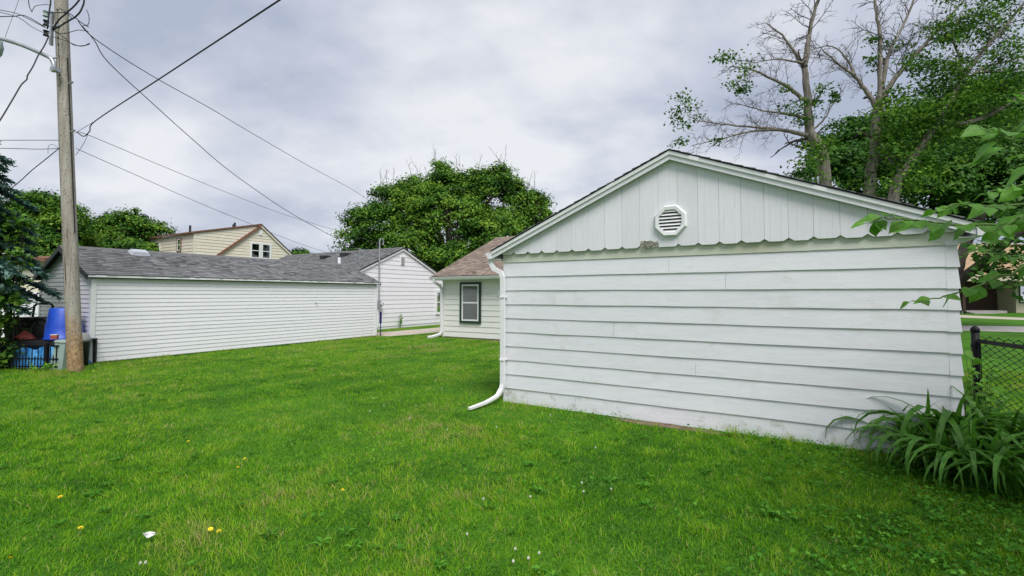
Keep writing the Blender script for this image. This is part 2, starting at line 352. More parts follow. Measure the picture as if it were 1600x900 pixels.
def ground_mat():
    m = bpy.data.materials.new('lawn_ground'); m.use_nodes = True
    N, L = m.node_tree.nodes, m.node_tree.links; b = N['Principled BSDF']; b.inputs['Roughness'].default_value = 0.95; b.inputs['Specular IOR Level'].default_value = 0.1
    tc = N.new('ShaderNodeTexCoord')
    a = N.new('ShaderNodeTexNoise'); a.inputs['Scale'].default_value = 0.5; a.inputs['Detail'].default_value = 8; a.inputs['Roughness'].default_value = 0.7; L.new(tc.outputs['Object'], a.inputs['Vector'])
    r = N.new('ShaderNodeValToRGB'); r.color_ramp.elements[0].position = 0.32; r.color_ramp.elements[1].position = 0.7
    r.color_ramp.elements[0].color = (0.026, 0.090, 0.009, 1); r.color_ramp.elements[1].color = (0.090, 0.235, 0.017, 1)
    L.new(a.outputs[0], r.inputs[0])
    f = N.new('ShaderNodeTexNoise'); f.inputs['Scale'].default_value = 45; f.inputs['Detail'].default_value = 4; L.new(tc.outputs['Object'], f.inputs['Vector'])
    hv = N.new('ShaderNodeHueSaturation'); mr = N.new('ShaderNodeMapRange'); mr.inputs[1].default_value = 0.3; mr.inputs[2].default_value = 0.7; mr.inputs[3].default_value = 0.6; mr.inputs[4].default_value = 1.25
    L.new(f.outputs[0], mr.inputs[0]); L.new(mr.outputs[0], hv.inputs['Value']); L.new(r.outputs[0], hv.inputs['Color']); L.new(hv.outputs[0], b.inputs['Base Color'])
    bp = N.new('ShaderNodeBump'); bp.inputs['Strength'].default_value = 0.8; bp.inputs['Distance'].default_value = 0.03; L.new(f.outputs[0], bp.inputs['Height']); L.new(bp.outputs[0], b.inputs['Normal'])
    return m
M_GROUND = ground_mat()

# ------------------------------------------------------------------ ground, drive, road
def sheet(name, pts, z, mat):
    b = MB(); n = len(pts)
    b.v = [(p[0], p[1], z) for p in pts]; b.f = [tuple(range(n))]
    o = b.build(name, mat); o['kind'] = 'structure'; return o
sheet('ground', [(-600, -60), (600, -60), (600, 900), (-600, 900)], 0.0, M_GROUND)
dw = [uv(-15.45, 13.35), uv(-13.65, 13.35), uv(-13.2, 15.5), uv(-13.2, 44), uv(-15.2, 44), uv(-15.2, 17)]
sheet('driveway', dw, 0.006, M_CONC)
sheet('street', [(14, 22.6), (19.5, 21.6), (26, 18.2), (34, 15.5), (38, 19.5), (27.5, 23.7), (22, 25.0), (14, 26)], 0.005, M_ROAD)
sheet('path', [(33, 42.0), (35.5, 42.0), (34.5, 36), (36, 26), (33, 27), (31, 33)], 0.009, M_CONC)
dirt_m = pm('bare_soil', (0.10, 0.065, 0.04), (0.22, 0.16, 0.11), 9, 0.95, 0.8, 30)
b = MB(); k = 18
ring = []
for i in range(k):
    a = 2 * math.pi * i / k; w = 1 + rnd.uniform(-.25, .25)
    ring.append(uv(-1.55 + 0.75 * math.cos(a) * w, 6.06 + 0.11 * math.sin(a) * w, 0.004))
b.v = [tuple(p) for p in ring]; b.f = [tuple(range(k))]
o = b.build('bare_soil', dirt_m); o['kind'] = 'structure'

# ------------------------------------------------------------------ lawn grass (uncountable)
def lawn():
    N = 1080000
    a, bb = 1.0 ** 0.6, 26.0 ** 0.6
    Z = (a + rng.random(N) * (bb - a)) ** (1 / 0.6)
    X = (rng.random(N) * 2 - 1) * (1.16 * Z + 1.5)
    u = X * UX + Z * UY; v = X * VX + Z * VY
    keep = ~((u > -3.93) & (u < 1.27) & (v > 6.17))
    keep &= ~((u < -14.08) & (u > -17.6) & (v > 4.49) & (v < 13.2))
    keep &= ~((u > -11.54) & (v > 14.03))
    keep &= ~((u > -3.93) & (u < 1.27) & (v > 6.1))
    drv = (v > 13.35) & (u > -15.4) & (u < -13.3)
    keep &= ~drv
    keep &= ~((u < -16.6) & (v > 13.9))
    soil = ((u + 1.55) / 0.75) ** 2 + ((v - 6.06) / 0.13) ** 2 < 1.0
    keep &= ~(soil & (rng.random(N) < 0.88))
    thin = vnoise(X, Z, 0.9) * 0.6 + vnoise(X, Z, 3.7) * 0.4
    keep &= (rng.random(N) < 0.38 + 1.1 * thin)
    keep &= ~((u > 1.2) & (v < 6.2) & (rng.random(N) < 0.8))     # under the lilies
    X, Z, u, v = X[keep], Z[keep], u[keep], v[keep]; n = len(X)
    patch = vnoise(X, Z, 0.55); patch2 = vnoise(X + 31, Z, 1.9); fine = vnoise(X, Z + 17, 6.0)
    h = (0.018 + 0.016 * patch2 + 0.012 * fine) * (0.6 + 0.8 * rng.random(n))
    edge = np.exp(-np.abs(v - 6.05) / 0.10) * ((u > -3.9) & (u < 1.2)) + np.exp(-np.hypot(X + 9.12, Z - 10.07) / 0.3) + np.exp(-np.abs(u + 14.0) / .1) * (v > 4.4) * (v < 13.2)
    tuft = vnoise(X + 3, Z + 9, 13.0); h *= 0.6 + 0.9 * tuft
    h *= 1 + 1.3 * edge * (0.4 + patch2)
    w = (0.0020 + 0.00062 * Z) * (0.7 + 0.6 * rng.random(n))
    ang = rng.random(n) * 2 * math.pi; side = np.stack([np.cos(ang), np.sin(ang), np.zeros(n)], 1)
    la = ang + math.pi / 2 + rng.normal(0, .5, n) + (patch2 - .5) * 2
    lean = h * np.clip(rng.normal(0.75, 0.45, n), 0, 2)
    ld = np.stack([np.cos(la), np.sin(la), np.zeros(n)], 1)
    base = np.stack([X, Z, np.full(n, -0.003)], 1)
    mow = 0.5 + 0.5 * np.sin(u * 2 * math.pi / 1.15 + 1.2 * vnoise(X, Z, .4))
    streak = vnoise(u * 1.0, v * 0.33, 2.4)
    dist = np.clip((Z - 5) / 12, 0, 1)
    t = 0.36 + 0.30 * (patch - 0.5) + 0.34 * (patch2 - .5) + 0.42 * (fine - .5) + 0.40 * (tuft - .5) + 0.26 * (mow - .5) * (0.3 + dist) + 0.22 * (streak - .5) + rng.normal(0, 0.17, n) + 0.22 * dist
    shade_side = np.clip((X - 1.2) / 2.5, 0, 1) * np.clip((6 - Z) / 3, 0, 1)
    t -= 0.10 * shade_side                                        # tree shade over the near right corner, put into the blade colour
    dry = vnoise(X + 57, Z + 5, 2.6) * .6 + vnoise(X + 7, Z + 95, 0.7) * .4
    t = np.where((dry > 0.60) & (rng.random(n) < 0.22), t + 0.34, t)
    t = np.where(rng.random(n) < 0.035, 0.93 + 0.07 * rng.random(n), t)
    t = np.clip(t, 0, 1)
    near = Z < 6.0
    def pick(a): return a[near], a[~near]
    bN, bF = pick(base); sN, sF = pick(side); wN, wF = pick(w); hN, hF = pick(h); lN, lF = pick(ld); leN, leF = pick(lean); tN, tF = pick(t)
    up = np.array([0, 0, 1.0])
    m_ = bN + up * (hN * 0.55)[:, None] + lN * (leN * 0.3)[:, None]
    tip = bN + up * (hN * 0.95)[:, None] + lN * leN[:, None]
    V = np.stack([bN - sN * (wN / 2)[:, None], bN + sN * (wN / 2)[:, None], m_ + sN * (wN * .42)[:, None], m_ - sN * (wN * .42)[:, None], tip], 1).reshape(-1, 3)
    i = np.arange(len(bN)) * 5
    T1 = np.concatenate([np.stack([i, i + 1, i + 2], 1), np.stack([i, i + 2, i + 3], 1), np.stack([i + 3, i + 2, i + 4], 1)])
    tF2 = bF + up * hF[:, None] + lF * leF[:, None]
    VF = np.stack([bF - sF * (wF / 2)[:, None], bF + sF * (wF / 2)[:, None], tF2], 1).reshape(-1, 3)
    j = np.arange(len(bF)) * 3 + len(V)
    T = np.concatenate([T1, np.stack([j, j + 1, j + 2], 1)])
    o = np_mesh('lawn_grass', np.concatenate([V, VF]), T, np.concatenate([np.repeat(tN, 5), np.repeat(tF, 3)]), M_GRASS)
    tag(o, 'short mown green grass covering the whole back yard', 'grass', kind='stuff')
lawn()

def leaf_quads(name, c, size, nrm, tint, mat, parent=None, aspect=0.62, direction=None):
    """one folded kite per leaf"""
    n = len(c)
    nrm = nrm / np.maximum(np.linalg.norm(nrm, axis=1, keepdims=True), 1e-6)
    d = rng.normal(size=(n, 3)) if direction is None else direction + rng.normal(size=(n, 3)) * 0.25
    d -= nrm * np.sum(d * nrm, 1, keepdims=True); d /= np.maximum(np.linalg.norm(d, axis=1, keepdims=True), 1e-6)
    s = np.cross(nrm, d); L = size[:, None]
    V = np.stack([c - d * L * .5, c + s * L * aspect * .5 + nrm * L * .10, c + d * L * .5 - nrm * L * .12, c - s * L * aspect * .5 + nrm * L * .10], 1).reshape(-1, 3)
    i = np.arange(n)[:, None] * 4 + np.arange(4)[None]
    return np_mesh(name, V, i, np.repeat(np.clip(tint, 0, 1), 4), mat, parent)

def clover():
    N = 30000
    Z = 2.3 + rng.random(N) * 4.6; X = -1.5 + rng.random(N) * 7.2
    u = X * UX + Z * UY; v = X * VX + Z * VY
    dens = np.clip((u + 0.6) / 1.5, 0, 1) * (vnoise(X, Z, 1.6) > 0.30) + 0.12 * (vnoise(X, Z, 2.3) > 0.68) + 0.5 * np.exp(-np.abs(v - 6.05) / .12) * (vnoise(X, Z, 2.1) > .55)
    k_ = (rng.random(N) < dens) & ~((u > -3.93) & (u < 1.27) & (v > 6.14))
    X, Z = X[k_], Z[k_]; n = len(X)
    c = np.stack([X, Z, 0.018 + 0.04 * rng.random(n)], 1)
    nr = np.stack([rng.normal(0, .35, n), rng.normal(0, .35, n), np.ones(n)], 1)
    o = leaf_quads('ground_ivy', c, 0.020 + 0.020 * rng.random(n), nr, 0.45 + rng.normal(0, .25, n), M_CLOVER, None, 0.9)
    tag(o, 'small round-leaved weeds mixed into the grass beside the fence', 'ground cover', kind='stuff')
clover()
def lawn_weeds():
    Cs, Ns, Ds, Ss, Ts = [], [], [], [], []
    n = 0
    while n < 190:
        Z = 2.4 + 9 * rng.random() ** 1.4; X = (rng.random() * 2 - 1) * 1.1 * Z
        u = X * UX + Z * UY; v = X * VX + Z * VY
        if (u > -3.95 and v > 6.1) or u < -14.0 or vnoise(np.array([X]), np.array([Z]), .8)[0] < .42: continue
        n += 1; k = rng.integers(5, 9); a0 = rng.random() * 6.3; L = rng.uniform(.035, .075)
        for j in range(k):
            a = a0 + 6.283 * j / k + rng.normal(0, .2); d = np.array([math.cos(a), math.sin(a), .25])
            Cs.append([X + d[0] * L * .55, Z + d[1] * L * .55, .022 + .014 * rng.random()]); Ds.append(d); Ns.append([-d[0] * .3, -d[1] * .3, 1]); Ss.append(L * rng.uniform(.8, 1.2)); Ts.append(.5 + rng.normal(0, .25))
    o = leaf_quads('lawn_weeds', np.array(Cs), np.array(Ss), np.array(Ns), np.array(Ts), M_CLOVER, None, .38, np.array(Ds))
    tag(o, 'flat broad-leaved weed rosettes scattered through the mown lawn', 'weeds', kind='stuff')
lawn_weeds()

# ------------------------------------------------------------------ buildings
def lap_wall(parent, o, a, n, z0, z1, expo, ext, mat, proud=0.016, name='siding_board', thin=0.003, warp=0.0):
    """overlapping boards on one wall: o origin, a along, n outward, ext(z) -> (a0, a1)"""
    o, a, n = Vector(o), Vector(a), Vector(n); out = []
    z = z0
    while z < z1 - 0.01:
        zt = min(z + expo + 0.012, z1)
        b0, b1 = ext(z); t0, t1 = ext(zt)
        if t1 < t0: t0 = t1 = (t0 + t1) / 2
        if b1 - b0 < 0.03: break
        P = lambda s, zz_, pr: o + a * s + n * pr + Vector((0, 0, zz_))
        bm = MB()
        if warp:
            ns = 12; f_ = []
            for i in range(ns + 1):
                t = i / ns; jz = rnd.uniform(-1, 1) * warp; jp = rnd.uniform(-.5, 1) * warp
                x0_ = b0 + (b1 - b0) * t; x1_ = t0 + (t1 - t0) * t
                bm.v += [tuple(P(x0_, z + jz, 0)), tuple(P(x0_, z + jz, proud + jp)), tuple(P(x1_, zt, thin)), tuple(P(x1_, zt, 0))]
                if i:
                    k = 4 * (i - 1); bm.f += [(k + q_, k + (q_ + 1) % 4, k + 4 + (q_ + 1) % 4, k + 4 + q_) for q_ in range(4)]
            bm.f += [(3, 2, 1, 0), tuple(4 * ns + q_ for q_ in range(4))]
        else: bm.hexa([P(b0, z, 0), P(b1, z, 0), P(b1, z, proud), P(b0, z, proud), P(t0, zt, 0), P(t1, zt, 0), P(t1, zt, thin), P(t0, zt, thin)])
        out.append(bm.build(name, mat, parent)); z += expo
    return out

def shingles(parent, o, a, s, length, slope, mat, expo=0.125, tab=0.17, seed=1):
    """rows of tabs laid on a roof slope: o lower corner, a along the eave, s up the slope"""
    r_ = random.Random(seed); o, a, s = Vector(o), Vector(a).normalized(), Vector(s).normalized()
    n = a.cross(s).normalized()
    if n.z < 0: n = -n
    bm = MB(); row = 0; y = -0.02
    while y < slope - 0.01:
        y2 = min(y + expo * 1.05, slope); x = -r_.random() * tab
        while x < length:
            w = tab * r_.choice((0.55, 0.8, 1.0, 1.25)); x0, x1 = max(x, 0), min(x + w, length)
            if x1 - x0 > 0.02:
                h = 0.010 + 0.007 * r_.random(); dy = r_.uniform(-.008, .008)
                p = [o + a * x0 + s * (y + dy), o + a * x1 + s * (y + dy), o + a * x1 + s * y2, o + a * x0 + s * y2]
                k = len(bm.v)
                bm.v += [tuple(p[0] + n * h), tuple(p[1] + n * h), tuple(p[2] + n * .002), tuple(p[3] + n * .002), tuple(p[0]), tuple(p[1])]
                bm.f += [(k, k + 1, k + 2, k + 3), (k + 4, k + 5, k + 1, k), (k + 4, k, k + 3), (k + 5, k + 2, k + 1)]
                t = min(max(r_.gauss(0.5, 0.20), 0), 1); bm.t += [t] * 6
            x += w
        y += expo; row += 1
    me = bm.mesh('shingles'); ob = link('shingles', me, mat, parent); ob['kind'] = 'stuff'
    return ob

def slab(p0, p1, p2, p3, th):   # a flat plate: four corners of the upper face, thickness straight down
    d = Vector((0, 0, -th)); P = [Vector(p) for p in (p0, p1, p2, p3)]
    return MB().hexa([q + d for q in P] + P)

def gable_roof(parent, x0, x1, y0, y1, zr, ridge, ze0, ze1, axis, th, mat_sh, mat_edge, seed, base_mat):
    """two slopes; axis 'y': ridge along y at x=ridge, eaves at x0 (height ze0) and x1 (ze1). axis 'x' likewise with x and y swapped"""
    out = []
    for k_, (e, ze) in enumerate(((0, ze0), (1, ze1))):
        if axis == 'y':
            ex = (x0, x1)[e]
            A, B, Cc, D = (ex, y0, ze), (ex, y1, ze), (ridge, y1, zr), (ridge, y0, zr)
        else:
            ey = (y0, y1)[e]
            A, B, Cc, D = (x0, ey, ze), (x1, ey, ze), (x1, ridge, zr), (x0, ridge, zr)
        ro = slab(A, B, Cc, D, th).build('roof', base_mat, parent)
        av = Vector(B) - Vector(A); sv = Vector(D) - Vector(A)
        shingles(ro, Vector(A) + Vector((0, 0, .003)), av, sv, av.length, sv.length, mat_sh, seed=seed + k_)
        out.append(ro)
    cp = MB()
    if axis == 'y':
        cp.prism([(-.13, -.045), (0, .018), (.13, -.045), (.13, -.060), (0, -.0), (-.13, -.060)], lambda p, q: (ridge + p, y0 - .002, zr + q + .01), lambda p, q: (ridge + p, y1 + .002, zr + q + .01))
    else:
        cp.prism([(-.13, -.045), (0, .018), (.13, -.045), (.13, -.060), (0, -.0), (-.13, -.060)], lambda p, q: (x0 - .002, ridge + p, zr + q + .01), lambda p, q: (x1 + .002, ridge + p, zr + q + .01))
    cp.t = [0.45] * len(cp.v)
    cp.build('ridge_cap', mat_sh, parent)
    return out

def window(parent, o, a, n, w, h, mat_trim, trim=0.07, mat_back=None, meeting=True, name='window'):
    """o: lower left corner of the whole window on the wall surface"""
    o, a, n = Vector(o), Vector(a), Vector(n); up = Vector((0, 0, 1))
    def bx(x0, x1, z0, z1, d0, d1):
        P = lambda x, z, d: o + a * x + up * z + n * d
        return MB().hexa([P(x0, z0, d0), P(x1, z0, d0), P(x1, z0, d1), P(x0, z0, d1), P(x0, z1, d0), P(x1, z1, d0), P(x1, z1, d1), P(x0, z1, d1)])
    fr = bx(0, trim, 0, h, .0, .05)
    for q in (bx(w - trim, w, 0, h, 0, .05), bx(trim, w - trim, h - trim, h, 0, .049), bx(trim, w - trim, 0, trim, 0, .052)):
        k = len(fr.v); fr.v += q.v; fr.f += [tuple(i + k for i in f) for f in q.f]
    root = fr.build(name, mat_trim, parent)
    bx(trim, w - trim, trim, h - trim, 0.004, 0.019).build('window_back', mat_back or M_BLIND, root)  # sheet behind the glass
    s = trim; t2 = 0.05
    sa = bx(s, s + t2, s, h - s, .02, .044)
    segs = [bx(w - s - t2, w - s, s, h - s, .02, .044), bx(s + t2, w - s - t2, h - s - t2, h - s, .02, .043), bx(s + t2, w - s - t2, s, s + t2, .02, .043)]
    if meeting: segs.append(bx(s + t2, w - s - t2, h / 2 - .025, h / 2 + .025, .02, .045))
    for q in segs:
        k = len(sa.v); sa.v += q.v; sa.f += [tuple(i + k for i in f) for f in q.f]
    sa.build('sash', M_SASH, root)
    if meeting:
        bx(s + t2, w - s - t2, s + t2, h / 2 - .025, .028, .031).build('pane', M_GLASS, root)
        bx(s + t2, w - s - t2, h / 2 + .025, h - s - t2, .032, .035).build('pane', M_GLASS, root)
    else:
        bx(s + t2, w - s - t2, s + t2, h - s - t2, .03, .033).build('pane', M_GLASS, root)
    return root

# ---- white garage on the right, gable end towards us
def white_garage():
    W, D, HW = 5.15, 6.0, 2.20
    RX, RZ = 2.50, 3.39
    EL, ER = 2.262, 2.275             # roof height at the two eave edges
    XL, XR = -0.13, W + 0.13
    FV = -0.13                        # front edge of the roof
    G = empty('white_garage', uv(-3.91, 6.19), ROT, 'white lap-sided garage with scalloped gable boards and an octagonal vent', 'garage')
    TH = 0.05
    def zroof(x):                     # upper roof surface
        return EL + (RZ - EL) * (x - XL) / (RX - XL) if x <= RX else ER + (RZ - ER) * (XR - x) / (XR - RX)
    core = MB(); poly = [(0.0, 0.03), (W, 0.03), (W, zroof(W) - TH - .01), (RX, RZ - TH - .01), (0.0, zroof(0) - TH - .01)]
    core.prism(poly, lambda p, q: (p, 0.0, q), lambda p, q: (p, D, q))
    core.build('wall', M_TRIM, G)
    found = MB().box(0.02, W - .02, 0.02, D - .02, -0.1, 0.06); found.build('foundation', M_CONC, G)
    zs = 2.075 - 0.2075 * 10 + 0.01
    lap_wall(G, (0, -.001, 0), (1, 0, 0), (0, -1, 0), 0.0, 2.075, 0.2075, lambda z: (0.0, W - .004), M_LAP, 0.016, warp=.0030)[0].data.materials[0] = M_LAPLOW
    # the frieze course, green with mildew under the skirt
    MB().box(0.0, W - .004, -0.016, -0.001, 2.078, 2.29).build('frieze_board', M_FRIEZE, G)
    lap_wall(G, (-.001, 0, 0), (0, 1, 0), (-1, 0, 0), 0.0, 2.15, 0.2075, lambda z: (0.01, D), M_LAP, 0.020)
    lap_wall(G, (W + .001, 0, 0), (0, 1, 0), (1, 0, 0), 0.0, 2.15, 0.2075, lambda z: (0.03, D), M_LAP, 0.020)
    lap_wall(G, (0, D + .001, 0), (1, 0, 0), (0, 1, 0), 0.0, 3.2, 0.2075, lambda z: (0.0 if z < 2.2 else (z - 2.2) / .47, W if z < 2.2 else W - (z - 2.2) / .45), M_LAP, 0.020)
    # metal corner caps, one to a course
    for i in range(11):
        z = 0.2075 * i; h = 0.205 if i < 10 else 0.13
        c = MB()
        p0, p1 = 0.025, 0.010
        c.hexa([(W - .075, -p0 + .004, z - .004), (W + p0, -p0, z - .004), (W + p0, -p0 + .012, z - .004), (W - .075, -p0 + .016, z - .004),
                (W - .075, -p1 + .004, z + h), (W + p1, -p1, z + h), (W + p1, -p1 + .012, z + h), (W - .075, -p1 + .016, z + h)])
        c.hexa([(W + p0 - .012, -p0 + .012, z - .004), (W + p0, -p0 + .012, z - .004), (W + p0, .06, z - .004), (W + p0 - .012, .06, z - .004),
                (W + p1 - .009, -p1 + .012, z + h), (W + p1, -p1 + .012, z + h), (W + p1, .06, z + h), (W + p1 - .009, .06, z + h)])
        c.build('corner_cap', M_LAP, G)
    # butt-joint strips on a few courses
    for x, k in ((1.17, 0), (2.75, 3), (1.72, 5), (3.9, 7), (2.45, 9), (3.1, 8), (1.3, 2), (4.2, 1)):
        z = .2075 * k
        MB().hexa([(x, -.0185, z + .002), (x + .0035, -.0185, z + .002), (x + .0035, -.014, z + .002), (x, -.014, z + .002), (x, -.0050, z + .2), (x + .0035, -.0050, z + .2), (x + .0035, -.002, z + .2), (x, -.002, z + .2)]).build('joint_strip', M_SOFFIT, G)
    # vertical gable boards with clipped lower corners
    nb = 22; bw = (W + .06) / nb
    FB = 0.118                        # height of the rake board, measured straight down
    for i in range(nb):
        x0, x1 = -.03 + i * bw + .0012, -.03 + (i + 1) * bw - .0012
        zb = 2.195 + rnd.uniform(-.004, .004); c = 0.030 + rnd.uniform(-.004, .006)
        tops = [(x1, zroof(x1) - .09)]
        if x0 < RX < x1: tops.append((RX, RZ - .09))
        tops.append((x0, zroof(x0) - .09))
        low = [(x0, zb + c), (x0 + c * 1.5, zb), (x1 - c * 1.5, zb), (x1, zb + c)]
        if i == 9: low = [(x0, zb + .055), (x0 + .02, zb + .085), (x1 - .10, zb + .080), (x1 - .06, zb + .06), (x1, zb + .05)]
        if i == 10: low = [(x0, zb), (x1 - c, zb), (x1, zb + c)]
        if tops[0][1] < low[-1][1] + .02 or tops[-1][1] < low[0][1] + .02:
            m = max(low[0][1], low[-1][1]) + .025
            tops = [(p, max(q, m)) for p, q in tops]
        yo = -0.052 + rnd.uniform(-.0025, .0025)
        g = MB(); g.prism(low + tops, lambda p, q: (p, yo, q), lambda p, q: (p, yo + .022, q))
        ob = g.build('gable_board', M_GABLE, G)
        for fx in (0.26, 0.74) if i % 2 else (0.36,):     # raised bead lines of the board
            xx = x0 + (x1 - x0) * fx
            zt = zroof(xx) - FB - .01
            if zt - zb > .12: MB().box(xx - .002, xx + .002, yo - .0018, yo + .001, zb + (.1 if i == 9 else .004), zt).build('bead', M_GABLE, ob)
    # nest stuffed in the broken board
    bm = MB(); r2 = random.Random(4)
    for i in range(90):
        p = Vector((-.03 + 9.5 * bw + r2.uniform(-.10, .10), -.045 + r2.uniform(-.014, .010), 2.222 + r2.uniform(-.02, .05)))
        d = Vector((r2.uniform(-1, 1), r2.uniform(-.4, .2), r2.uniform(-.6, .6))) * .035
        bm.tube([p - d, p + d + Vector((0, -.004, .004))], .0028, 3)
    tag(bm.build('bird_nest', M_NEST, None, loc=uv(-3.91, 6.19), rot=(0, 0, ROT)), 'wisps of dry nest grass stuffed under a broken gable board', 'nest')
    # roof
    for e, (xe, ze) in enumerate(((XL, EL), (XR, ER))):
        A, B, Cc, Dd = (xe, FV, ze), (xe, D + .13, ze), (RX, D + .13, RZ), (RX, FV, RZ)
        ro = slab(A, B, Cc, Dd, 0.012).build('roof', M_DARK, G)
        av = Vector(B) - Vector(A); sv = Vector(Dd) - Vector(A)
        shingles(ro, Vector(A) + Vector((0, -.02, .003)), av, sv, av.length + .04, sv.length, M_SHGREY, seed=31 + e)
        # rake boards: shingle mould above, wide board below
        for nm, y0, y1, d0, d1 in (('rake_mould', FV - .004, FV + .03, .0125, .058), ('rake_board', FV + .012, FV + .036, .058, FB)):
            MB().prism([(xe, ze - d0), (RX, RZ - d0), (RX, RZ - d1), (xe, ze - d1)], lambda p, q: (p, y0, q), lambda p, q: (p, y1, q)).build(nm, M_TRIM if nm == 'rake_mould' else M_GABLE, G)
        MB().prism([(xe, ze - .07), (RX, RZ - .07), (RX, RZ - .082), (xe, ze - .082)], lambda p, q: (p, FV + .037, q), lambda p, q: (p, -.03, q)).build('soffit', M_TRIM, G)
        # side fascia
        s_ = 1 if e else -1
        MB().box(min(xe, xe - s_ * .025), max(xe, xe - s_ * .025), FV + .04, D + .1, ze - .14, ze - .032).build('fascia', M_TRIM, G)
        MB().box(min(xe - s_ * .025, (W if e else 0)), max(xe - s_ * .025, (W if e else 0)), FV + .04, D, ze - .138, ze - .13).build('soffit', M_TRIM, G)
    # gutter with its end cap, both eaves
    for s_, xe, ze in ((-1, XL, EL), (1, XR, ER)):
        g = MB(); x_ = lambda p: xe + s_ * p
        prof = [(.004, -.035), (.004, -.125), (.07, -.125), (.085, -.09), (.11, -.06), (.115, -.033), (.108, -.033), (.10, -.058), (.078, -.088), (.066, -.118), (.010, -.118), (.010, -.035)]
        g.prism(prof, lambda p, q: (x_(p), FV + .01, ze + q), lambda p, q: (x_(p), D + .1, ze + q))
        gu = g.build('gutter', M_GUTTER, G)
        MB().prism([(.002, -.033), (.002, -.127), (.072, -.127), (.088, -.09), (.113, -.06), (.118, -.031)], lambda p, q: (x_(p), FV + .000, ze + q), lambda p, q: (x_(p), FV + .009, ze + q)).build('end_cap', M_GUTTER, gu)
    # downspout at the near left corner
    ds = MB(); q45 = math.pi / 4
    ds.tube([(-.19, -.065, 2.14), (-.185, -.066, 2.07), (-.13, -.072, 1.99), (.0, -.078, 1.93), (.032, -.082, 1.86), (.035, -.082, 1.76), (.035, -.080, 1.0), (.035, -.082, .27), (.028, -.10, .20), (0.01, -.16, .125)], .041, 4, q45, sq=(1.12, .9))
    d_ob = ds.build('downspout', M_GUTTER, G)
    ex = MB(); ex.tube([(.012, -.14, .135), (0.0, -.22, .10), (-.02, -.45, .06), (-.05, -.80, .042)], [.042, .040, .037, .034], 4, q45, sq=(1.05, .62)); ex.build('spout_extension', M_GUTTER, d_ob)
    for z in (1.55, .62):
        MB().box(-.004, .074, -.118, -.02, z, z + .025).build('strap', M_GUTTER, d_ob)
    # octagonal vent
    vc = Vector((2.49, -.056, 2.512)); Ro, Ri = .212, .150
    octo = lambda r, k: (vc.x + r * math.cos(math.pi / 8 + k * math.pi / 4), vc.z + r * math.sin(math.pi / 8 + k * math.pi / 4))
    ve = MB()
    for k in range(8):
        a0, a1, b0, b1 = octo(Ro, k), octo(Ro, k + 1), octo(Ri, k), octo(Ri, k + 1)
        f_, bk = vc.y - .040, vc.y + .002
        m0, m1 = octo(Ro - .02, k), octo(Ro - .02, k + 1)
        ve.hexa([(a0[0], bk, a0[1]), (a1[0], bk, a1[1]), (b1[0], bk, b1[1]), (b0[0], bk, b0[1]), (m0[0], f_, m0[1]), (m1[0], f_, m1[1]), (b1[0], f_ + .004, b1[1]), (b0[0], f_ + .004, b0[1])])
    vf = ve.build('vent', M_TRIM, G)
    MB().prism([octo(Ri + .01, k) for k in range(8)], lambda p, q: (p, vc.y + .001, q), lambda p, q: (p, vc.y + .0015, q)).build('screen', M_VENTDARK, vf)
    for k in range(7):
        z = vc.z - .125 + k * .0415; hw = min(.139, .212 - .03 - abs(z - vc.z) * 0.85 + .03) if abs(z - vc.z) > .06 else .140
        hw = min(.140, Ri * 1.38 - abs(z - vc.z)) - .002
        MB().hexa([(vc.x - hw, vc.y - .030, z - .012), (vc.x + hw, vc.y - .030, z - .012), (vc.x + hw, vc.y - .027, z - .016), (vc.x - hw, vc.y - .027, z - .016),
                   (vc.x - hw, vc.y - .006, z + .014), (vc.x + hw, vc.y - .006, z + .014), (vc.x + hw, vc.y - .002, z + .010), (vc.x - hw, vc.y - .002, z + .010)]).build('louvre_slat', M_TRIM, vf)
    return G
white_garage()

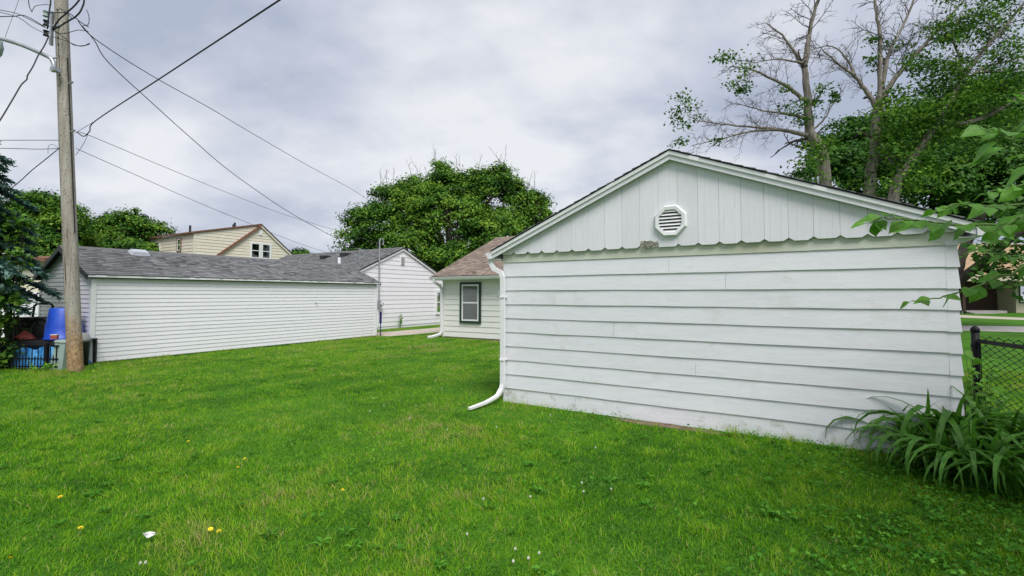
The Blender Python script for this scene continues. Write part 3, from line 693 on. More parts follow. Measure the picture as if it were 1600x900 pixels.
# ---- long white garage on the left
def long_garage():
    Wd, Ln, HW = 3.4, 8.65, 2.015
    G = empty('long_garage', uv(-14.10, 4.51), ROT, 'long white vinyl-sided garage with a grey shingle roof behind the utility pole', 'garage')
    RX, RZ, ZE = -1.7, 2.80, 2.06
    sl = (RZ - ZE) / (1.7 + .12)
    core = MB(); zr = lambda x: RZ - abs(x - RX) * sl - .06
    core.prism([(-Wd, .02), (0, .02), (0, zr(0)), (RX, zr(RX)), (-Wd, zr(-Wd))], lambda p, q: (p, 0, q), lambda p, q: (p, Ln, q))
    core.build('wall', M_VINYL, G)
    ex = 0.1045
    lap_wall(G, (.001, 0, 0), (0, 1, 0), (1, 0, 0), 0.04, 1.93, ex, lambda z: (.05, Ln - .05), M_VINYL, 0.016)
    lap_wall(G, (-Wd - .001, 0, 0), (0, 1, 0), (-1, 0, 0), 0.04, 1.93, ex, lambda z: (.05, Ln - .05), M_VINYL, 0.016)
    def gx(z):
        d = max(0.0, (z - zr(0)) / sl); return (-Wd + max(.05, d), -max(.05, d))
    lap_wall(G, (0, -.001, 0), (1, 0, 0), (0, -1, 0), 0.04, zr(RX), ex, gx, M_VINYL, 0.018)
    lap_wall(G, (0, Ln + .001, 0), (1, 0, 0), (0, 1, 0), 0.04, zr(RX), ex, gx, M_VINYL, 0.013)
    for x0, x1, y0, y1 in ((-.07, .027, -.028, .07), (-Wd - .027, -Wd + .07, -.028, .07), (-.07, .027, Ln - .07, Ln + .028), (-Wd - .027, -Wd + .07, Ln - .07, Ln + .028)):
        MB().box(x0, x1, y0, y1, 0.02, 1.96).build('corner_post', M_TRIM, G)
    gable_roof(G, -Wd - .12, .12, -.14, Ln + .10, RZ, RX, ZE, ZE, 'y', .045, M_SHGREY, M_DARK, 51, M_DARK)
    for y in (-.15, Ln + .10):
        for s_ in (-1, 1):
            e_ = RX + s_ * 1.82
            MB().prism([(RX, RZ - .01), (e_, ZE - .01), (e_, ZE - .12), (RX, RZ - .12)], lambda p, q: (p, y, q), lambda p, q: (p, y + .025, q)).build('rake_board', M_DARK, G)
    for x in (.10, -Wd - .12):
        MB().box(x, x + .024, -.12, Ln + .09, ZE - .062, ZE - .012).build('drip_edge', M_GUTTER, G)
        MB().box(x - .10 if x > 0 else x + .024, x if x > 0 else x + .124, -.12, Ln + .09, ZE - .085, ZE - .064).build('soffit', M_DARK, G)  # coloured black: the shadow under the eave is put into the soffit colour
        MB().box(.002 if x > 0 else -Wd - .010, .012 if x > 0 else -Wd - .002, .05, Ln - .05, 1.93, ZE - .086).build('frieze_board', M_CREAMW, G)
    for y_, k_ in ((2.05, 3), (2.05, 5), (2.3, 8), (3.1, 12), (4.4, 6), (4.4, 2), (5.2, 10), (5.9, 4), (6.6, 13), (7.2, 7), (1.2, 11), (3.6, 15), (1.6, 15)):
        z_ = .04 + ex * k_
        MB().hexa([(.006, y_, z_ + .004), (.006, y_ + .012, z_ + .004), (.0185, y_ + .012, z_ + .004), (.0185, y_, z_ + .004), (.001, y_, z_ + ex - .006), (.001, y_ + .012, z_ + ex - .006), (.0060, y_ + .012, z_ + ex - .006), (.0060, y_, z_ + ex - .006)]).build('panel_seam', M_TRIM, G)
    # roof vent
    y, t = 1.45, .86
    px = -t * 1.82 + .12; pz = ZE + sl * (t * 1.82)
    d = Vector((-1, 0, sl)).normalized(); nn = Vector((sl, 0, 1)).normalized(); p = Vector((px, y, pz)) + nn * .01
    v = MB(); a = Vector((0, 1, 0))
    c0 = [p - a * .22 - d * .16, p + a * .22 - d * .16, p + a * .22 + d * .16, p - a * .22 + d * .16]
    c1 = [p - a * .17 - d * .12 + nn * .09, p + a * .17 - d * .12 + nn * .09, p + a * .17 + d * .12 + nn * .09, p - a * .17 + d * .12 + nn * .09]
    v.hexa(c0 + c1); v.build('roof_vent', M_SKYLITE, G)
    # small hose hook on the wall
    MB().tube([(.016, 5.95, 1.33), (.05, 5.95, 1.33), (.06, 5.97, 1.29), (.05, 6.02, 1.27)], .010, 5).build('hook', M_GALV, G)
    return G
long_garage()

# ---- small white house behind it (gable towards the drive)
def white_house():
    H = empty('white_house', uv(-16.67, 13.95), ROT, 'small white house with a grey roof and gable vent beyond the drive', 'house')
    Wd, Ln = 6.5, 9.0; RZ, ZE = 3.86, 2.30; RY = 3.25; OV = .3
    sl = (RZ - ZE) / (RY + OV); zr = lambda y: RZ - abs(y - RY) * sl - .05
    MB().prism([(0, 0.0), (Wd, 0.0), (Wd, zr(Wd)), (RY, zr(RY)), (0, zr(0))], lambda p, q: (-Ln, p, q), lambda p, q: (0, p, q)).build('wall', M_VINYL, H)
    def gy(z):
        d = max(0.0, (z - zr(0)) / sl); return (max(.04, d), Wd - max(.04, d))
    lap_wall(H, (.001, 0, 0), (0, 1, 0), (1, 0, 0), 0.12, zr(RY), .205, gy, M_VINYL, 0.020)
    lap_wall(H, (0, -.001, 0), (1, 0, 0), (0, -1, 0), 0.12, zr(0) - .04, .205, lambda z: (-Ln + .04, -.04), M_VINYL, 0.018)
    lap_wall(H, (0, Wd + .001, 0), (1, 0, 0), (0, 1, 0), 0.12, zr(0) - .04, .205, lambda z: (-Ln + .04, -.04), M_VINYL, 0.018)
    for y0, y1 in ((-.022, .06), (Wd - .06, Wd + .022)):
        MB().box(-.06, .024, y0, y1, .02, zr(0) - .02).build('corner_post', M_TRIM, H)
    gable_roof(H, -Ln - .1, .10, -OV, Wd + OV, RZ, RY, ZE, ZE, 'x', .05, M_SHGREY, M_DARK, 61, M_DARK)
    for s_ in (-1, 1):
        ye = RY + s_ * (RY + OV)
        MB().prism([(RY, RZ - .045), (ye, ZE - .045), (ye, ZE - .13), (RY, RZ - .13)], lambda p, q: (.06, p, q), lambda p, q: (.085, p, q)).build('rake_board', M_TRIM, H)
    ve = MB().box(.0, .045, RY - .15, RY + .13, 3.02, 3.46).build('gable_vent', M_TRIM, H)
    for k in range(8):
        z = 3.055 + k * .048
        MB().hexa([(.045, RY - .12, z), (.045, RY + .10, z), (.062, RY + .10, z - .012), (.062, RY - .12, z - .012), (.045, RY - .12, z + .012), (.045, RY + .10, z + .012), (.062, RY + .10, z), (.062, RY - .12, z)]).build('louvre_slat', M_SOFFIT, ve)
    window(H, (.02, 5.05 + .62, .55), (0, 1, 0), (1, 0, 0), .8, 1.27, M_SASH, .07, M_DARKROOM)
    # plumbing stack and low vents on the roof
    def onroof(x, y): return Vector((x, y, RZ - abs(y - RY) * sl))
    p = onroof(-2.1, 1.25); MB().tube([p - Vector((0, 0, .1)), p + Vector((0, 0, .36))], .07, 10).build('vent_stack', M_GUTTER, H)
    for x, y in ((-3.3, 2.6), (-4.6, 2.4)):
        p = onroof(x, y); MB().box(p.x - .2, p.x + .2, p.y - .2, p.y + .2, p.z - .12, p.z + .12).build('roof_vent', M_DARK, H)
    p = onroof(-1.1, 1.6)
    an = MB().tube([p - Vector((0, 0, .1)), p + Vector((0, 0, .62))], .022, 6)
    an.tube([p + Vector((-.3, 0, .50)), p + Vector((.3, 0, .56))], .014, 5); an.tube([p + Vector((0, -.3, .60)), p + Vector((0, .25, .56))], .014, 5)
    an.build('aerial', M_GALV, H)
    # electric mast and meter on the gable wall
    ms = MB().tube([(.13, 1.66, 1.05), (.13, 1.66, 4.02)], .032, 8); mo = ms.build('service_mast', M_GALV, H)
    MB().tube([(.13, 1.66, 4.02), (.14, 1.70, 4.14), (.16, 1.82, 4.13), (.16, 1.86, 4.0), (.15, 1.85, 3.86)], .03, 7).build('weatherhead', M_GALV, mo)
    MB().tube([(.13, 1.62, 3.98), (.15, 1.5, 3.95), (.15, 1.45, 3.8), (.14, 1.6, 3.72)], .014, 5).build('service_drip_loop', M_CABLEGREY, mo)
    MB().box(.03, .17, 1.54, 1.78, .98, 1.30).build('meter_box', M_GALV, mo)
    mt = MB(); mt.tube([(.17, 1.78, 1.16), (.24, 1.80, 1.16)], [.09, .085], 12); mt.build('meter', M_SKYLITE, mo)
    MB().tube([(.10, 1.62, .98), (.10, 1.62, .1)], .025, 6).build('conduit', M_TRIM, mo)
    return H
white_house()
M_NAVY = pm('navy_paint', (0.012, 0.014, 0.10), (0.02, 0.022, 0.14), 5, 0.5)
b = MB().box(-.015, .015, -.045, .045, 0.49, .93); b.box(-.012, .012, -.015, .015, -.1, .50)
tag(b.build('sign_stake', M_NAVY, None, loc=uv(-14.02, 13.32), rot=(0, 0, ROT)), 'narrow dark blue panel on a stake at the garage corner', 'stake')

# ---- white house with the brown roof and green-trimmed window
def brown_roof_house():
    H = empty('brown_roofed_house', uv(-11.52, 14.05), ROT, 'off-white house with brown shingle roof and green-trimmed window', 'house')
    Ln, Wd = 9.5, 8.0; RZ, ZE = 4.12, 2.27; RY = 4.0; OV = .35
    sl = (RZ - ZE) / (RY + OV); zr = lambda y: RZ - abs(y - RY) * sl - .05
    MB().prism([(0, 0.05), (Wd, 0.05), (Wd, zr(Wd)), (RY, zr(RY)), (0, zr(0))], lambda p, q: (0, p, q), lambda p, q: (Ln, p, q)).build('wall', M_CREAMW, H)
    MB().box(.02, Ln - .02, .02, Wd - .02, -.1, .1).build('foundation', M_CONC, H)
    lap_wall(H, (0, -.001, 0), (1, 0, 0), (0, -1, 0), 0.06, 2.22, .195, lambda z: (.0, Ln), M_CREAMW, 0.020)
    def gy(z):
        d = max(0.0, (z - zr(0)) / sl); return (max(.0, d), Wd - max(.0, d))
    lap_wall(H, (-.001, 0, 0), (0, 1, 0), (-1, 0, 0), 0.06, zr(RY), .195, gy, M_CREAMW, 0.020)
    MB().box(-.024, .05, -.026, .05, .04, 2.2).build('corner_post', M_CREAMW, H)
    gable_roof(H, -.30, Ln + .3, -OV, Wd + OV, RZ, RY, ZE, ZE, 'x', .05, M_SHBROWN, M_DARK, 71, M_BROWN)
    for s_ in (-1, 1):
        ye = RY + s_ * (RY + OV)
        MB().prism([(RY, RZ - .04), (ye, ZE - .04), (ye, ZE - .16), (RY, RZ - .16)], lambda p, q: (-.305, p, q), lambda p, q: (-.28, p, q)).build('rake_board', M_TRIM, H)
    MB().box(-.27, Ln + .3, -OV + .02, -.0, ZE - .15, ZE - .13).build('soffit', M_CREAMW, H)
    MB().box(-.29, Ln + .3, -OV - .002, -OV + .02, ZE - .15, ZE - .03).build('fascia', M_TRIM, H)
    MB().prism([(-.003, -.03), (-.003, -.13), (-.07, -.13), (-.105, -.05), (-.11, -.03), (-.10, -.03), (-.066, -.122), (-.01, -.122), (-.01, -.03)], lambda p, q: (-.32, -OV + p, ZE + q), lambda p, q: (Ln + .3, -OV + p, ZE + q)).build('gutter', M_GUTTER, H)
    dsp = MB(); dsp.tube([(-.12, -OV - .06, ZE - .12), (-.12, -OV - .05, ZE - .2), (-.05, -.14, ZE - .36), (-.03, -.08, ZE - .46), (-.03, -.075, .22), (-.06, -.12, .13), (-.20, -.40, .05), (-.27, -.55, .04)], .055, 4, math.pi / 4)
    dsp.build('downspout', M_GUTTER, H)
    window(H, (.80, -.018, .57), (1, 0, 0), (0, -1, 0), .92, 1.47, M_GREEN, .085, M_BLIND)
    MB().box(2.42, 2.52, -.06, -.02, 1.55, 1.72).build('outlet_box', M_TRIM, H)
    return H
brown_roof_house()

# ---- tall cream house beyond the long garage
def cream_house():
    H = empty('cream_house', uv(-32.5, 19.6), ROT, 'cream-sided two-storey house with a dormer and paired gable windows', 'house')
    Ln = 6.3; RZ = 6.5; sl = .79; EY = 4.75; ZE = RZ - EY * sl; DY, DZ = -4.25, 5.49; ds = (RZ - DZ) / 4.25
    MB().prism([(DY, 0), (EY, 0), (EY, ZE - .05), (0, RZ - .08), (DY, DZ - .08)], lambda p, q: (-Ln, p, q), lambda p, q: (0, p, q)).build('wall', M_CREAM, H)
    def gy(z):
        lo = DY if z < DZ - .08 else DY + (z - DZ + .08) / ds
        hi = EY if z < ZE - .05 else EY - (z - ZE + .05) / sl
        return (min(lo + .03, hi), hi)
    lap_wall(H, (.001, 0, 0), (0, 1, 0), (1, 0, 0), 0.1, RZ - .1, .2, gy, M_CREAM, 0.024)
    lap_wall(H, (0, DY - .001, 0), (1, 0, 0), (0, -1, 0), 0.1, DZ - .12, .2, lambda z: (-Ln + .03, -.03), M_CREAM, 0.024)
    MB().box(-.07, .03, DY - .03, DY + .07, .05, DZ - .1).build('corner_post', M_CREAM, H)
    d_ = MB(); d_.hexa([(-Ln - .12, DY - .2, DZ - .05 - .2 * ds), (.1, DY - .2, DZ - .05 - .2 * ds), (.1, 0, RZ - .06), (-Ln - .12, 0, RZ - .06), (-Ln - .12, DY - .2, DZ + .05 - .2 * ds), (.1, DY - .2, DZ + .05 - .2 * ds), (.1, 0.02, RZ + .04), (-Ln - .12, 0.02, RZ + .04)])
    d_.build('dormer_roof', M_BROWN, H)
    sl_ = slab((-Ln - .12, EY + .25, ZE - .25 * sl + .04), (.12, EY + .25, ZE - .25 * sl + .04), (.12, 0, RZ + .04), (-Ln - .12, 0, RZ + .04), .08)
    sl_.build('roof', M_DARK, H)
    MB().prism([(0.0, RZ - .03), (-4.9, RZ - 4.9 * sl - .03), (-4.9, RZ - 4.9 * sl - .21), (0.0, RZ - .21)], lambda p, q: (.02, p, q), lambda p, q: (.14, p, q)).build('rake_board', M_BROWN, H)
    MB().prism([(0.0, RZ - .06), (EY + .25, ZE - .25 * sl - .06), (EY + .25, ZE - .25 * sl - .2), (0.0, RZ - .2)], lambda p, q: (.04, p, q), lambda p, q: (.10, p, q)).build('rake_board', M_CREAM, H)
    window(H, (.022, -.72, 4.05), (0, 1, 0), (1, 0, 0), .74, 1.15, M_SASH, .07, M_DARKROOM)
    window(H, (.022, .06, 4.05), (0, 1, 0), (1, 0, 0), .74, 1.15, M_SASH, .07, M_DARKROOM)
    window(H, (-2.08, DY - .022, 4.35), (1, 0, 0), (0, -1, 0), .55, .85, M_BROWN, .05, M_BLIND)
    window(H, (-5.5, DY - .022, 4.35), (1, 0, 0), (0, -1, 0), 1.15, .6, M_SASH, .07, M_BLIND)
    MB().box(.03, .06, -.13, .13, 5.72, 6.08).build('gable_vent', M_SASH, H)
    for x, y, h in ((-1.6, -.9, .34), (-2.5, -.5, .24), (-4.1, -2.6, .52)):
        z = RZ + y * ds; MB().tube([(x, y, z - .1), (x, y, z + h)], .075, 8).build('vent_pipe', M_DARK, H)
    return H
cream_house()

# ---- beige house and white board fence seen behind the spruce
def beige_house():
    H = empty('beige_house', (-27.5, 22.6, 0), math.radians(-4), 'beige house with a brown eave half hidden behind the spruce', 'house')
    MB().box(-6, 6.2, 0, 6, 0, 3.25).build('wall', M_CREAM, H)
    lap_wall(H, (0, -.001, 0), (1, 0, 0), (0, -1, 0), 0.1, 3.2, .2, lambda z: (-6, 6.2), M_CREAM, 0.02)
    slab((-6.3, -.4, 3.25), (6.5, -.4, 3.25), (6.5, 3, 3.62), (-6.3, 3, 3.62), .12).build('roof', M_BROWN, H)
    slab((-6.3, 6.4, 3.25), (6.5, 6.4, 3.25), (6.5, 3.0, 3.62), (-6.3, 3.0, 3.62), .12).build('roof', M_BROWN, H)
    MB().box(-6.3, 6.5, -.43, -.405, 3.08, 3.25).build('fascia', M_BROWN, H)
    w = window(H, (-2.0, -.02, 1.1), (1, 0, 0), (0, -1, 0), 1.1, 1.3, M_SASH, .07, M_DARKROOM)
beige_house()
def board_fence():
    Fn = empty('board_fence', (-20.2, 16.4, 0), math.radians(3), 'plain white board fence behind the black bin', 'fence')
    me = MB().box(0, .196, -.015, .015, .05, 1.62).mesh('plank')
    for k in range(29):
        link('plank', me, M_VINYL, Fn, (k * .2, 0, rnd.uniform(-.006, .006)))
    for k in range(4): MB().box(k * 1.9 - .06, k * 1.9 + .06, .02, .14, -.05, 1.68).build('post', M_VINYL, Fn)
    MB().box(0, 5.8, .02, .07, 1.3, 1.4).build('rail', M_VINYL, Fn)
board_fence()

# ---- low house across the street on the right
def ranch_house():
    H = empty('ranch_house', (33.5, 41.0, 0), math.radians(4), 'low dark brick house with a tan roof across the street', 'house')
    MB().box(-.8, 16, 1.81, 9, 0, 3.05).build('wall', M_BRICKDARK, H)
    MB().box(10.3, 16, 0.3, 1.79, 0, 2.755).build('wing_wall', M_BEIGE, H)
    slab((-1.2, -1.4, 3.15), (17, -1.4, 3.15), (17, 4.6, 6.5), (-1.2, 4.6, 6.5), .2).build('roof', M_TANROOF, H)
    slab((-1.2, 10.4, 3.15), (17, 10.4, 3.15), (17, 4.6, 6.5), (-1.2, 4.6, 6.5), .2).build('roof', M_TANROOF, H)
    MB().box(-1.2, 17, -1.45, -1.1, 2.70, 3.22).build('fascia', M_BEIGE, H)
    MB().box(-1.2, 17, -1.1, 1.8, 2.76, 2.9).build('soffit', M_BEIGE, H)
    for x in (4.2,): MB().box(x - .12, x + .12, -.9, -.66, .2, 2.78).build('porch_post', M_BRICKDARK, H)
    MB().box(1.0, 8.4, -.6, 1.79, 0, .22).build('porch_floor', M_STONE, H)
    for k in range(3): MB().box(4.4, 6.4, -1.5 + k * .3, -.61, 0, .07 * (k + 1) + .001 * k).build('step', M_STONE, H)
    dr = MB().box(5.0, 5.95, 1.72, 1.795, .22, 2.3).build('door', M_DARK, H); MB().box(5.8, 5.86, 1.66, 1.72, 1.15, 1.3).build('handle', M_GALV, dr)
    window(H, (1.5, 1.79, .9), (1, 0, 0), (0, -1, 0), 1.6, 1.3, M_DARK, .08, M_DARKROOM)
    window(H, (10.6, .29, .85), (1, 0, 0), (0, -1, 0), 2.0, 1.6, M_DARK, .09, M_SKYLITE, False)
ranch_house()
def hedge(name, label, p, n, spread, size, mat, cat='shrub'):
    E = empty(name, p, 0, label, cat)
    c = rng.normal(size=(n, 3)) * np.array(spread) * .45; c[:, 2] = np.abs(c[:, 2]) + .05
    leaf_quads('foliage', c, size * (.7 + .6 * rng.random(n)), c + np.array([0, 0, spread[2] * .4]) + rng.normal(size=(n, 3)) * .3, .5 + rng.normal(0, .25, n), mat, E)
    st = MB()
    for k in range(7): st.tube([(0, 0, -.02), (rnd.uniform(-.5, .5) * spread[0], rnd.uniform(-.5, .5) * spread[1], spread[2] * .6)], [.02, .008], 5)
    st.build('stem', M_BARKDARK, E)
    return E
hedge('porch_shrub', 'low dark shrub at the porch of the brick house', (35.3, 39.6, 0), 900, (1.0, .6, .7), .14, M_LEAFDARK)

# ------------------------------------------------------------------ trees
class Limbs:
    def __init__(s, seed): s.mb = MB(); s.tw = MB(); s.r = random.Random(seed); s.tips = []
    def limb(s, pts, r0, r1, sides=7, fine=4):
        """smooth tapered limb through the given points"""
        P = [Vector(p) for p in pts]; out = []
        for i in range(len(P) - 1):
            a, b_, c, d = P[max(i - 1, 0)], P[i], P[i + 1], P[min(i + 2, len(P) - 1)]
            for k in range(fine):
                t = k / fine
                out.append(0.5 * ((2 * b_) + (c - a) * t + (2 * a - 5 * b_ + 4 * c - d) * t * t + (3 * b_ - a - 3 * c + d) * t ** 3))
        out.append(P[-1])
        sc_ = min((P[-1] - P[0]).length, 2.5) * .008
        out = [q + Vector((s.r.uniform(-1, 1), s.r.uniform(-1, 1), s.r.uniform(-.4, .4))) * (sc_ if 0 < i < len(out) - 1 else 0) for i, q in enumerate(out)]
        n = len(out); s.mb.tube(out, [r0 + (r1 - r0) * (i / (n - 1)) ** .8 for i in range(n)], sides)
        return out
    def twigs(s, path, n, length, r, depth, start=.25, up=.25, spread=1.0, tofine=True):
        """side shoots along a path, splitting again"""
        for i in range(n):
            t = start + (1 - start) * (i + s.r.random()) / n
            k = min(int(t * (len(path) - 1)), len(path) - 2); f = t * (len(path) - 1) - k
            p = path[k].lerp(path[k + 1], f); d0 = (path[k + 1] - path[k]).normalized()
            side = Vector((s.r.gauss(0, 1), s.r.gauss(0, 1), s.r.gauss(0, .8)))
            side = (side - d0 * side.dot(d0)); side = side.normalized() if side.length > .01 else Vector((0, 0, 1))
            d = (d0 * s.r.uniform(.35, .8) + side * spread * s.r.uniform(.6, 1) + Vector((0, 0, up))).normalized()
            L = length * s.r.uniform(.55, 1.15) * (1.15 - .55 * t); q = [p.copy()]; seg = 4
            for j in range(seg):
                d = (d + Vector((s.r.gauss(0, .16), s.r.gauss(0, .16), s.r.gauss(0, .14) + up * .10))).normalized()
                q.append(q[-1] + d * (L / seg))
            (s.tw if tofine else s.mb).tube(q, [r * (1 - .75 * j / seg) for j in range(seg + 1)], 4 if r > .012 else 3, cap=False)
            s.tips.append(q[-1])
            if depth > 0: s.twigs(q, max(2, int(n * .45)), L * .55, r * .55, depth - 1, .2, up * .7, spread, tofine)

def crown_leaves(lobes, clumps, per, size, clump_r, seed, flat=.55):
    """leaf positions in clumps spread over each lobe's outside, thinner within"""
    g = np.random.default_rng(seed); Cs, Ns, Ts = [], [], []; cent = []
    vol = np.array([l[3] * l[4] + l[4] * l[5] + l[3] * l[5] for l in lobes]); cnt = np.maximum((clumps * vol / vol.sum()).astype(int), 3)
    for (cx, cy, cz, rx, ry, rz), n in zip(lobes, cnt):
        d = g.normal(size=(n, 3)); d /= np.linalg.norm(d, axis=1, keepdims=True)
        d[:, 2] = np.where(d[:, 2] < -.45, -d[:, 2] * .6, d[:, 2])
        rad = g.uniform(.55, 1.05, (n, 1)) ** .6
        cc = np.array([cx, cy, cz]) + d * rad * np.array([rx, ry, rz])
        tt = g.normal(0, .25, n)
        for q, dd, t0 in zip(cc, d, tt):
            k = int(per * g.uniform(.5, 1.4)); r = clump_r * g.uniform(.6, 1.3)
            o = g.normal(size=(k, 3)) * np.array([1, 1, flat]) * r * .55
            Cs.append(q + o); Ns.append(dd * .7 + np.array([0, 0, .75]) + o / r * .5 + g.normal(size=(k, 3)) * .5); Ts.append(.52 + t0 + g.normal(0, .18, k)); cent.append(q)
    c = np.concatenate(Cs); n = np.concatenate(Ns); t = np.concatenate(Ts)
    return c, n, t, size * g.uniform(.45, 1.4, len(c)), cent

def leafy_tree(name, label, base, trunk_h, r0, lobes, clumps, per, size, clump_r, mat, seed, bark=None, group=None, dead_top=0, cat='tree'):
    T = empty(name, base, 0, label, cat, group); Lb = Limbs(seed); bk = bark or M_BARK
    fork = Vector((0, 0, trunk_h)); Lb.limb([(0, 0, -.1), (.05 * trunk_h, 0, trunk_h * .5), fork], r0, r0 * .75, 10)
    for l in lobes:
        c = Vector(l[:3]); mid = fork.lerp(c, .5) + Vector((0, 0, .15 * (c - fork).length))
        p = Lb.limb([fork, mid, c, c + Vector((0, 0, l[5] * .6))], r0 * .42, r0 * .08, 6)
        Lb.twigs(p, 7, l[3] * .8, r0 * .10, 1, .35)
        for _ in range(dead_top):
            a = Lb.r.uniform(0, 6.28); s_ = c + Vector((math.cos(a) * l[3] * .5, math.sin(a) * l[4] * .5, l[5] * .6))
            q = [s_]; d = Vector((Lb.r.gauss(0, .28), Lb.r.gauss(0, .28), 1)).normalized()
            for j in range(4): q.append(q[-1] + d * .36); d = (d + Vector((Lb.r.gauss(0, .12), Lb.r.gauss(0, .12), .05))).normalized()
            Lb.tw.tube(q, [.022, .018, .013, .009, .005], 3, cap=False); Lb.twigs(q, 5, .6, .009, 0, .2, .5, .6)
    Lb.mb.build('trunk', bk, T, True); Lb.tw.build('branches', M_TWIG, T)['kind'] = 'stuff'
    c, n, t, s, _ = crown_leaves(lobes, clumps, per, size, clump_r, seed)
    leaf_quads('crown', c, s, n, t, mat, T)
    return T

# big round tree in the middle, behind the brown roof
cb = at(705, 460, 31.0); cb.z = 0
def lob(px, py, Z, rx, rz, base, ry=None):
    p = at(px, py, Z) - base; return (p.x, p.y, p.z, rx, ry or rx * .9, rz)
lobes = [lob(700, 345, 31, 3.3, 2.5, cb), lob(590, 350, 30.5, 1.9, 1.3, cb), lob(565, 375, 30, 1.3, .9, cb), lob(628, 318, 31, 1.7, 1.3, cb), lob(700, 292, 31.5, 1.5, 1.3, cb), lob(778, 298, 31, 1.6, 1.4, cb),
         lob(818, 322, 31, 1.6, 1.2, cb), lob(740, 298, 31.3, 1.5, 1.3, cb), lob(660, 310, 31, 1.5, 1.3, cb), lob(840, 350, 30.5, 1.0, .9, cb), lob(780, 370, 29.5, 2.2, 1.7, cb), lob(640, 385, 29.5, 2.0, 1.3, cb), lob(700, 410, 29.2, 1.8, 1.3, cb), lob(570, 398, 30, 1.2, .7, cb), lob(596, 303, 31, .5, .45, cb), lob(650, 290, 31, .7, .6, cb), lob(685, 265, 31.5, .6, .45, cb), lob(783, 268, 31, .45, .4, cb)]
leafy_tree('maple_tree', 'broad leafy maple with bare twigs at its top behind the brown roof', cb, 2.6, .42, lobes, 1000, 125, .17, .52, M_LEAF, 5, dead_top=2)

# trees behind the pole and the long garage
fb = at(62, 460, 28.0); fb.z = 0
leafy_tree('round_tree', 'round dark green tree directly behind the utility pole', fb, 2.0, .25, [lob(62, 352, 28, 2.0, 1.8, fb), lob(30, 365, 27.5, 1.4, 1.5, fb), lob(100, 365, 27.5, 1.3, 1.4, fb), lob(60, 400, 27, 2.4, 1.2, fb), lob(58, 320, 28, 1.0, .8, fb), lob(112, 345, 28, .7, .8, fb)], 420, 110, .17, .48, M_LEAF, 8)
gb = at(190, 460, 33.0); gb.z = 0
leafy_tree('feathery_tree', 'feathery green tree rising over the long garage roof', gb, 2.4, .22, [lob(190, 372, 33, 2.0, 1.4, gb), lob(160, 368, 33, 1.0, 1.2, gb), lob(205, 350, 33, .9, 1.0, gb), lob(170, 348, 33, .6, .8, gb), lob(245, 365, 33.5, .9, .8, gb), lob(225, 362, 33, .9, .9, gb), lob(135, 385, 32, 1.2, .9, gb), lob(195, 392, 32, 2.2, .8, gb)], 420, 95, .16, .40, M_LEAF, 9)
hb = at(470, 460, 44.0); hb.z = 0
leafy_tree('distant_tree', 'small tree crown peeping over roofs right of the cream house', hb, 2.2, .2, [lob(468, 404, 44, .9, .8, hb), lob(478, 408, 44, .8, .6, hb)], 60, 90, .2, .5, M_LEAF, 10)

# thin, half dead trees behind the white garage
def bare_tree(name, label, base, limbs, tufts, seed, tw, mat=M_LEAF, leaf=.105):
    T = empty(name, base, 0, label, 'tree', 'half-dead trees behind the white garage'); Lb = Limbs(seed)
    for pts, r0, r1, n, ln in limbs:
        r0, r1 = r0 * .84, r1 * .62; p = Lb.limb([Vector(q) - Vector(base) for q in pts], r0, r1, 8 if r0 > .06 else 6, 5)
        if n: Lb.twigs(p, int(n * 1.3), ln * 1.05, max(r1 * .7, .010), tw, .22, .04, .9)
    Lb.mb.build('trunk', M_BARK, T, True); Lb.tw.build('branches', M_TWIG, T)['kind'] = 'stuff'
    Cs, Ns, Ts = [], [], []; g = np.random.default_rng(seed)
    for (px, py, Z, r, k) in tufts:
        q = np.array(at(px, py, Z) - Vector(base)); k = int(k * 1.5); m = max(round(k / 60), 1); kk = max(k // m, 12)
        for _ in range(m):
            o0 = q + g.normal(size=3) * r * .5 * (m > 1); o = g.normal(size=(kk, 3)) * np.array([1, 1, .55]) * min(r * .42, .21)
            Cs.append(o0 + o); Ns.append(g.normal(size=(kk, 3)) * .6 + np.array([0, -.2, .8])); Ts.append(.5 + g.normal(0, .15) + g.normal(0, .17, kk))
    c = np.concatenate(Cs); leaf_quads('crown', c, leaf * g.uniform(.7, 1.3, len(c)), np.concatenate(Ns), np.concatenate(Ts), mat, T)
    return T
ZA = 15.0
A_ = lambda x, y, dz=0: at(x, y, ZA + dz)
ba = at(1290, 460, ZA); ba.z = 0
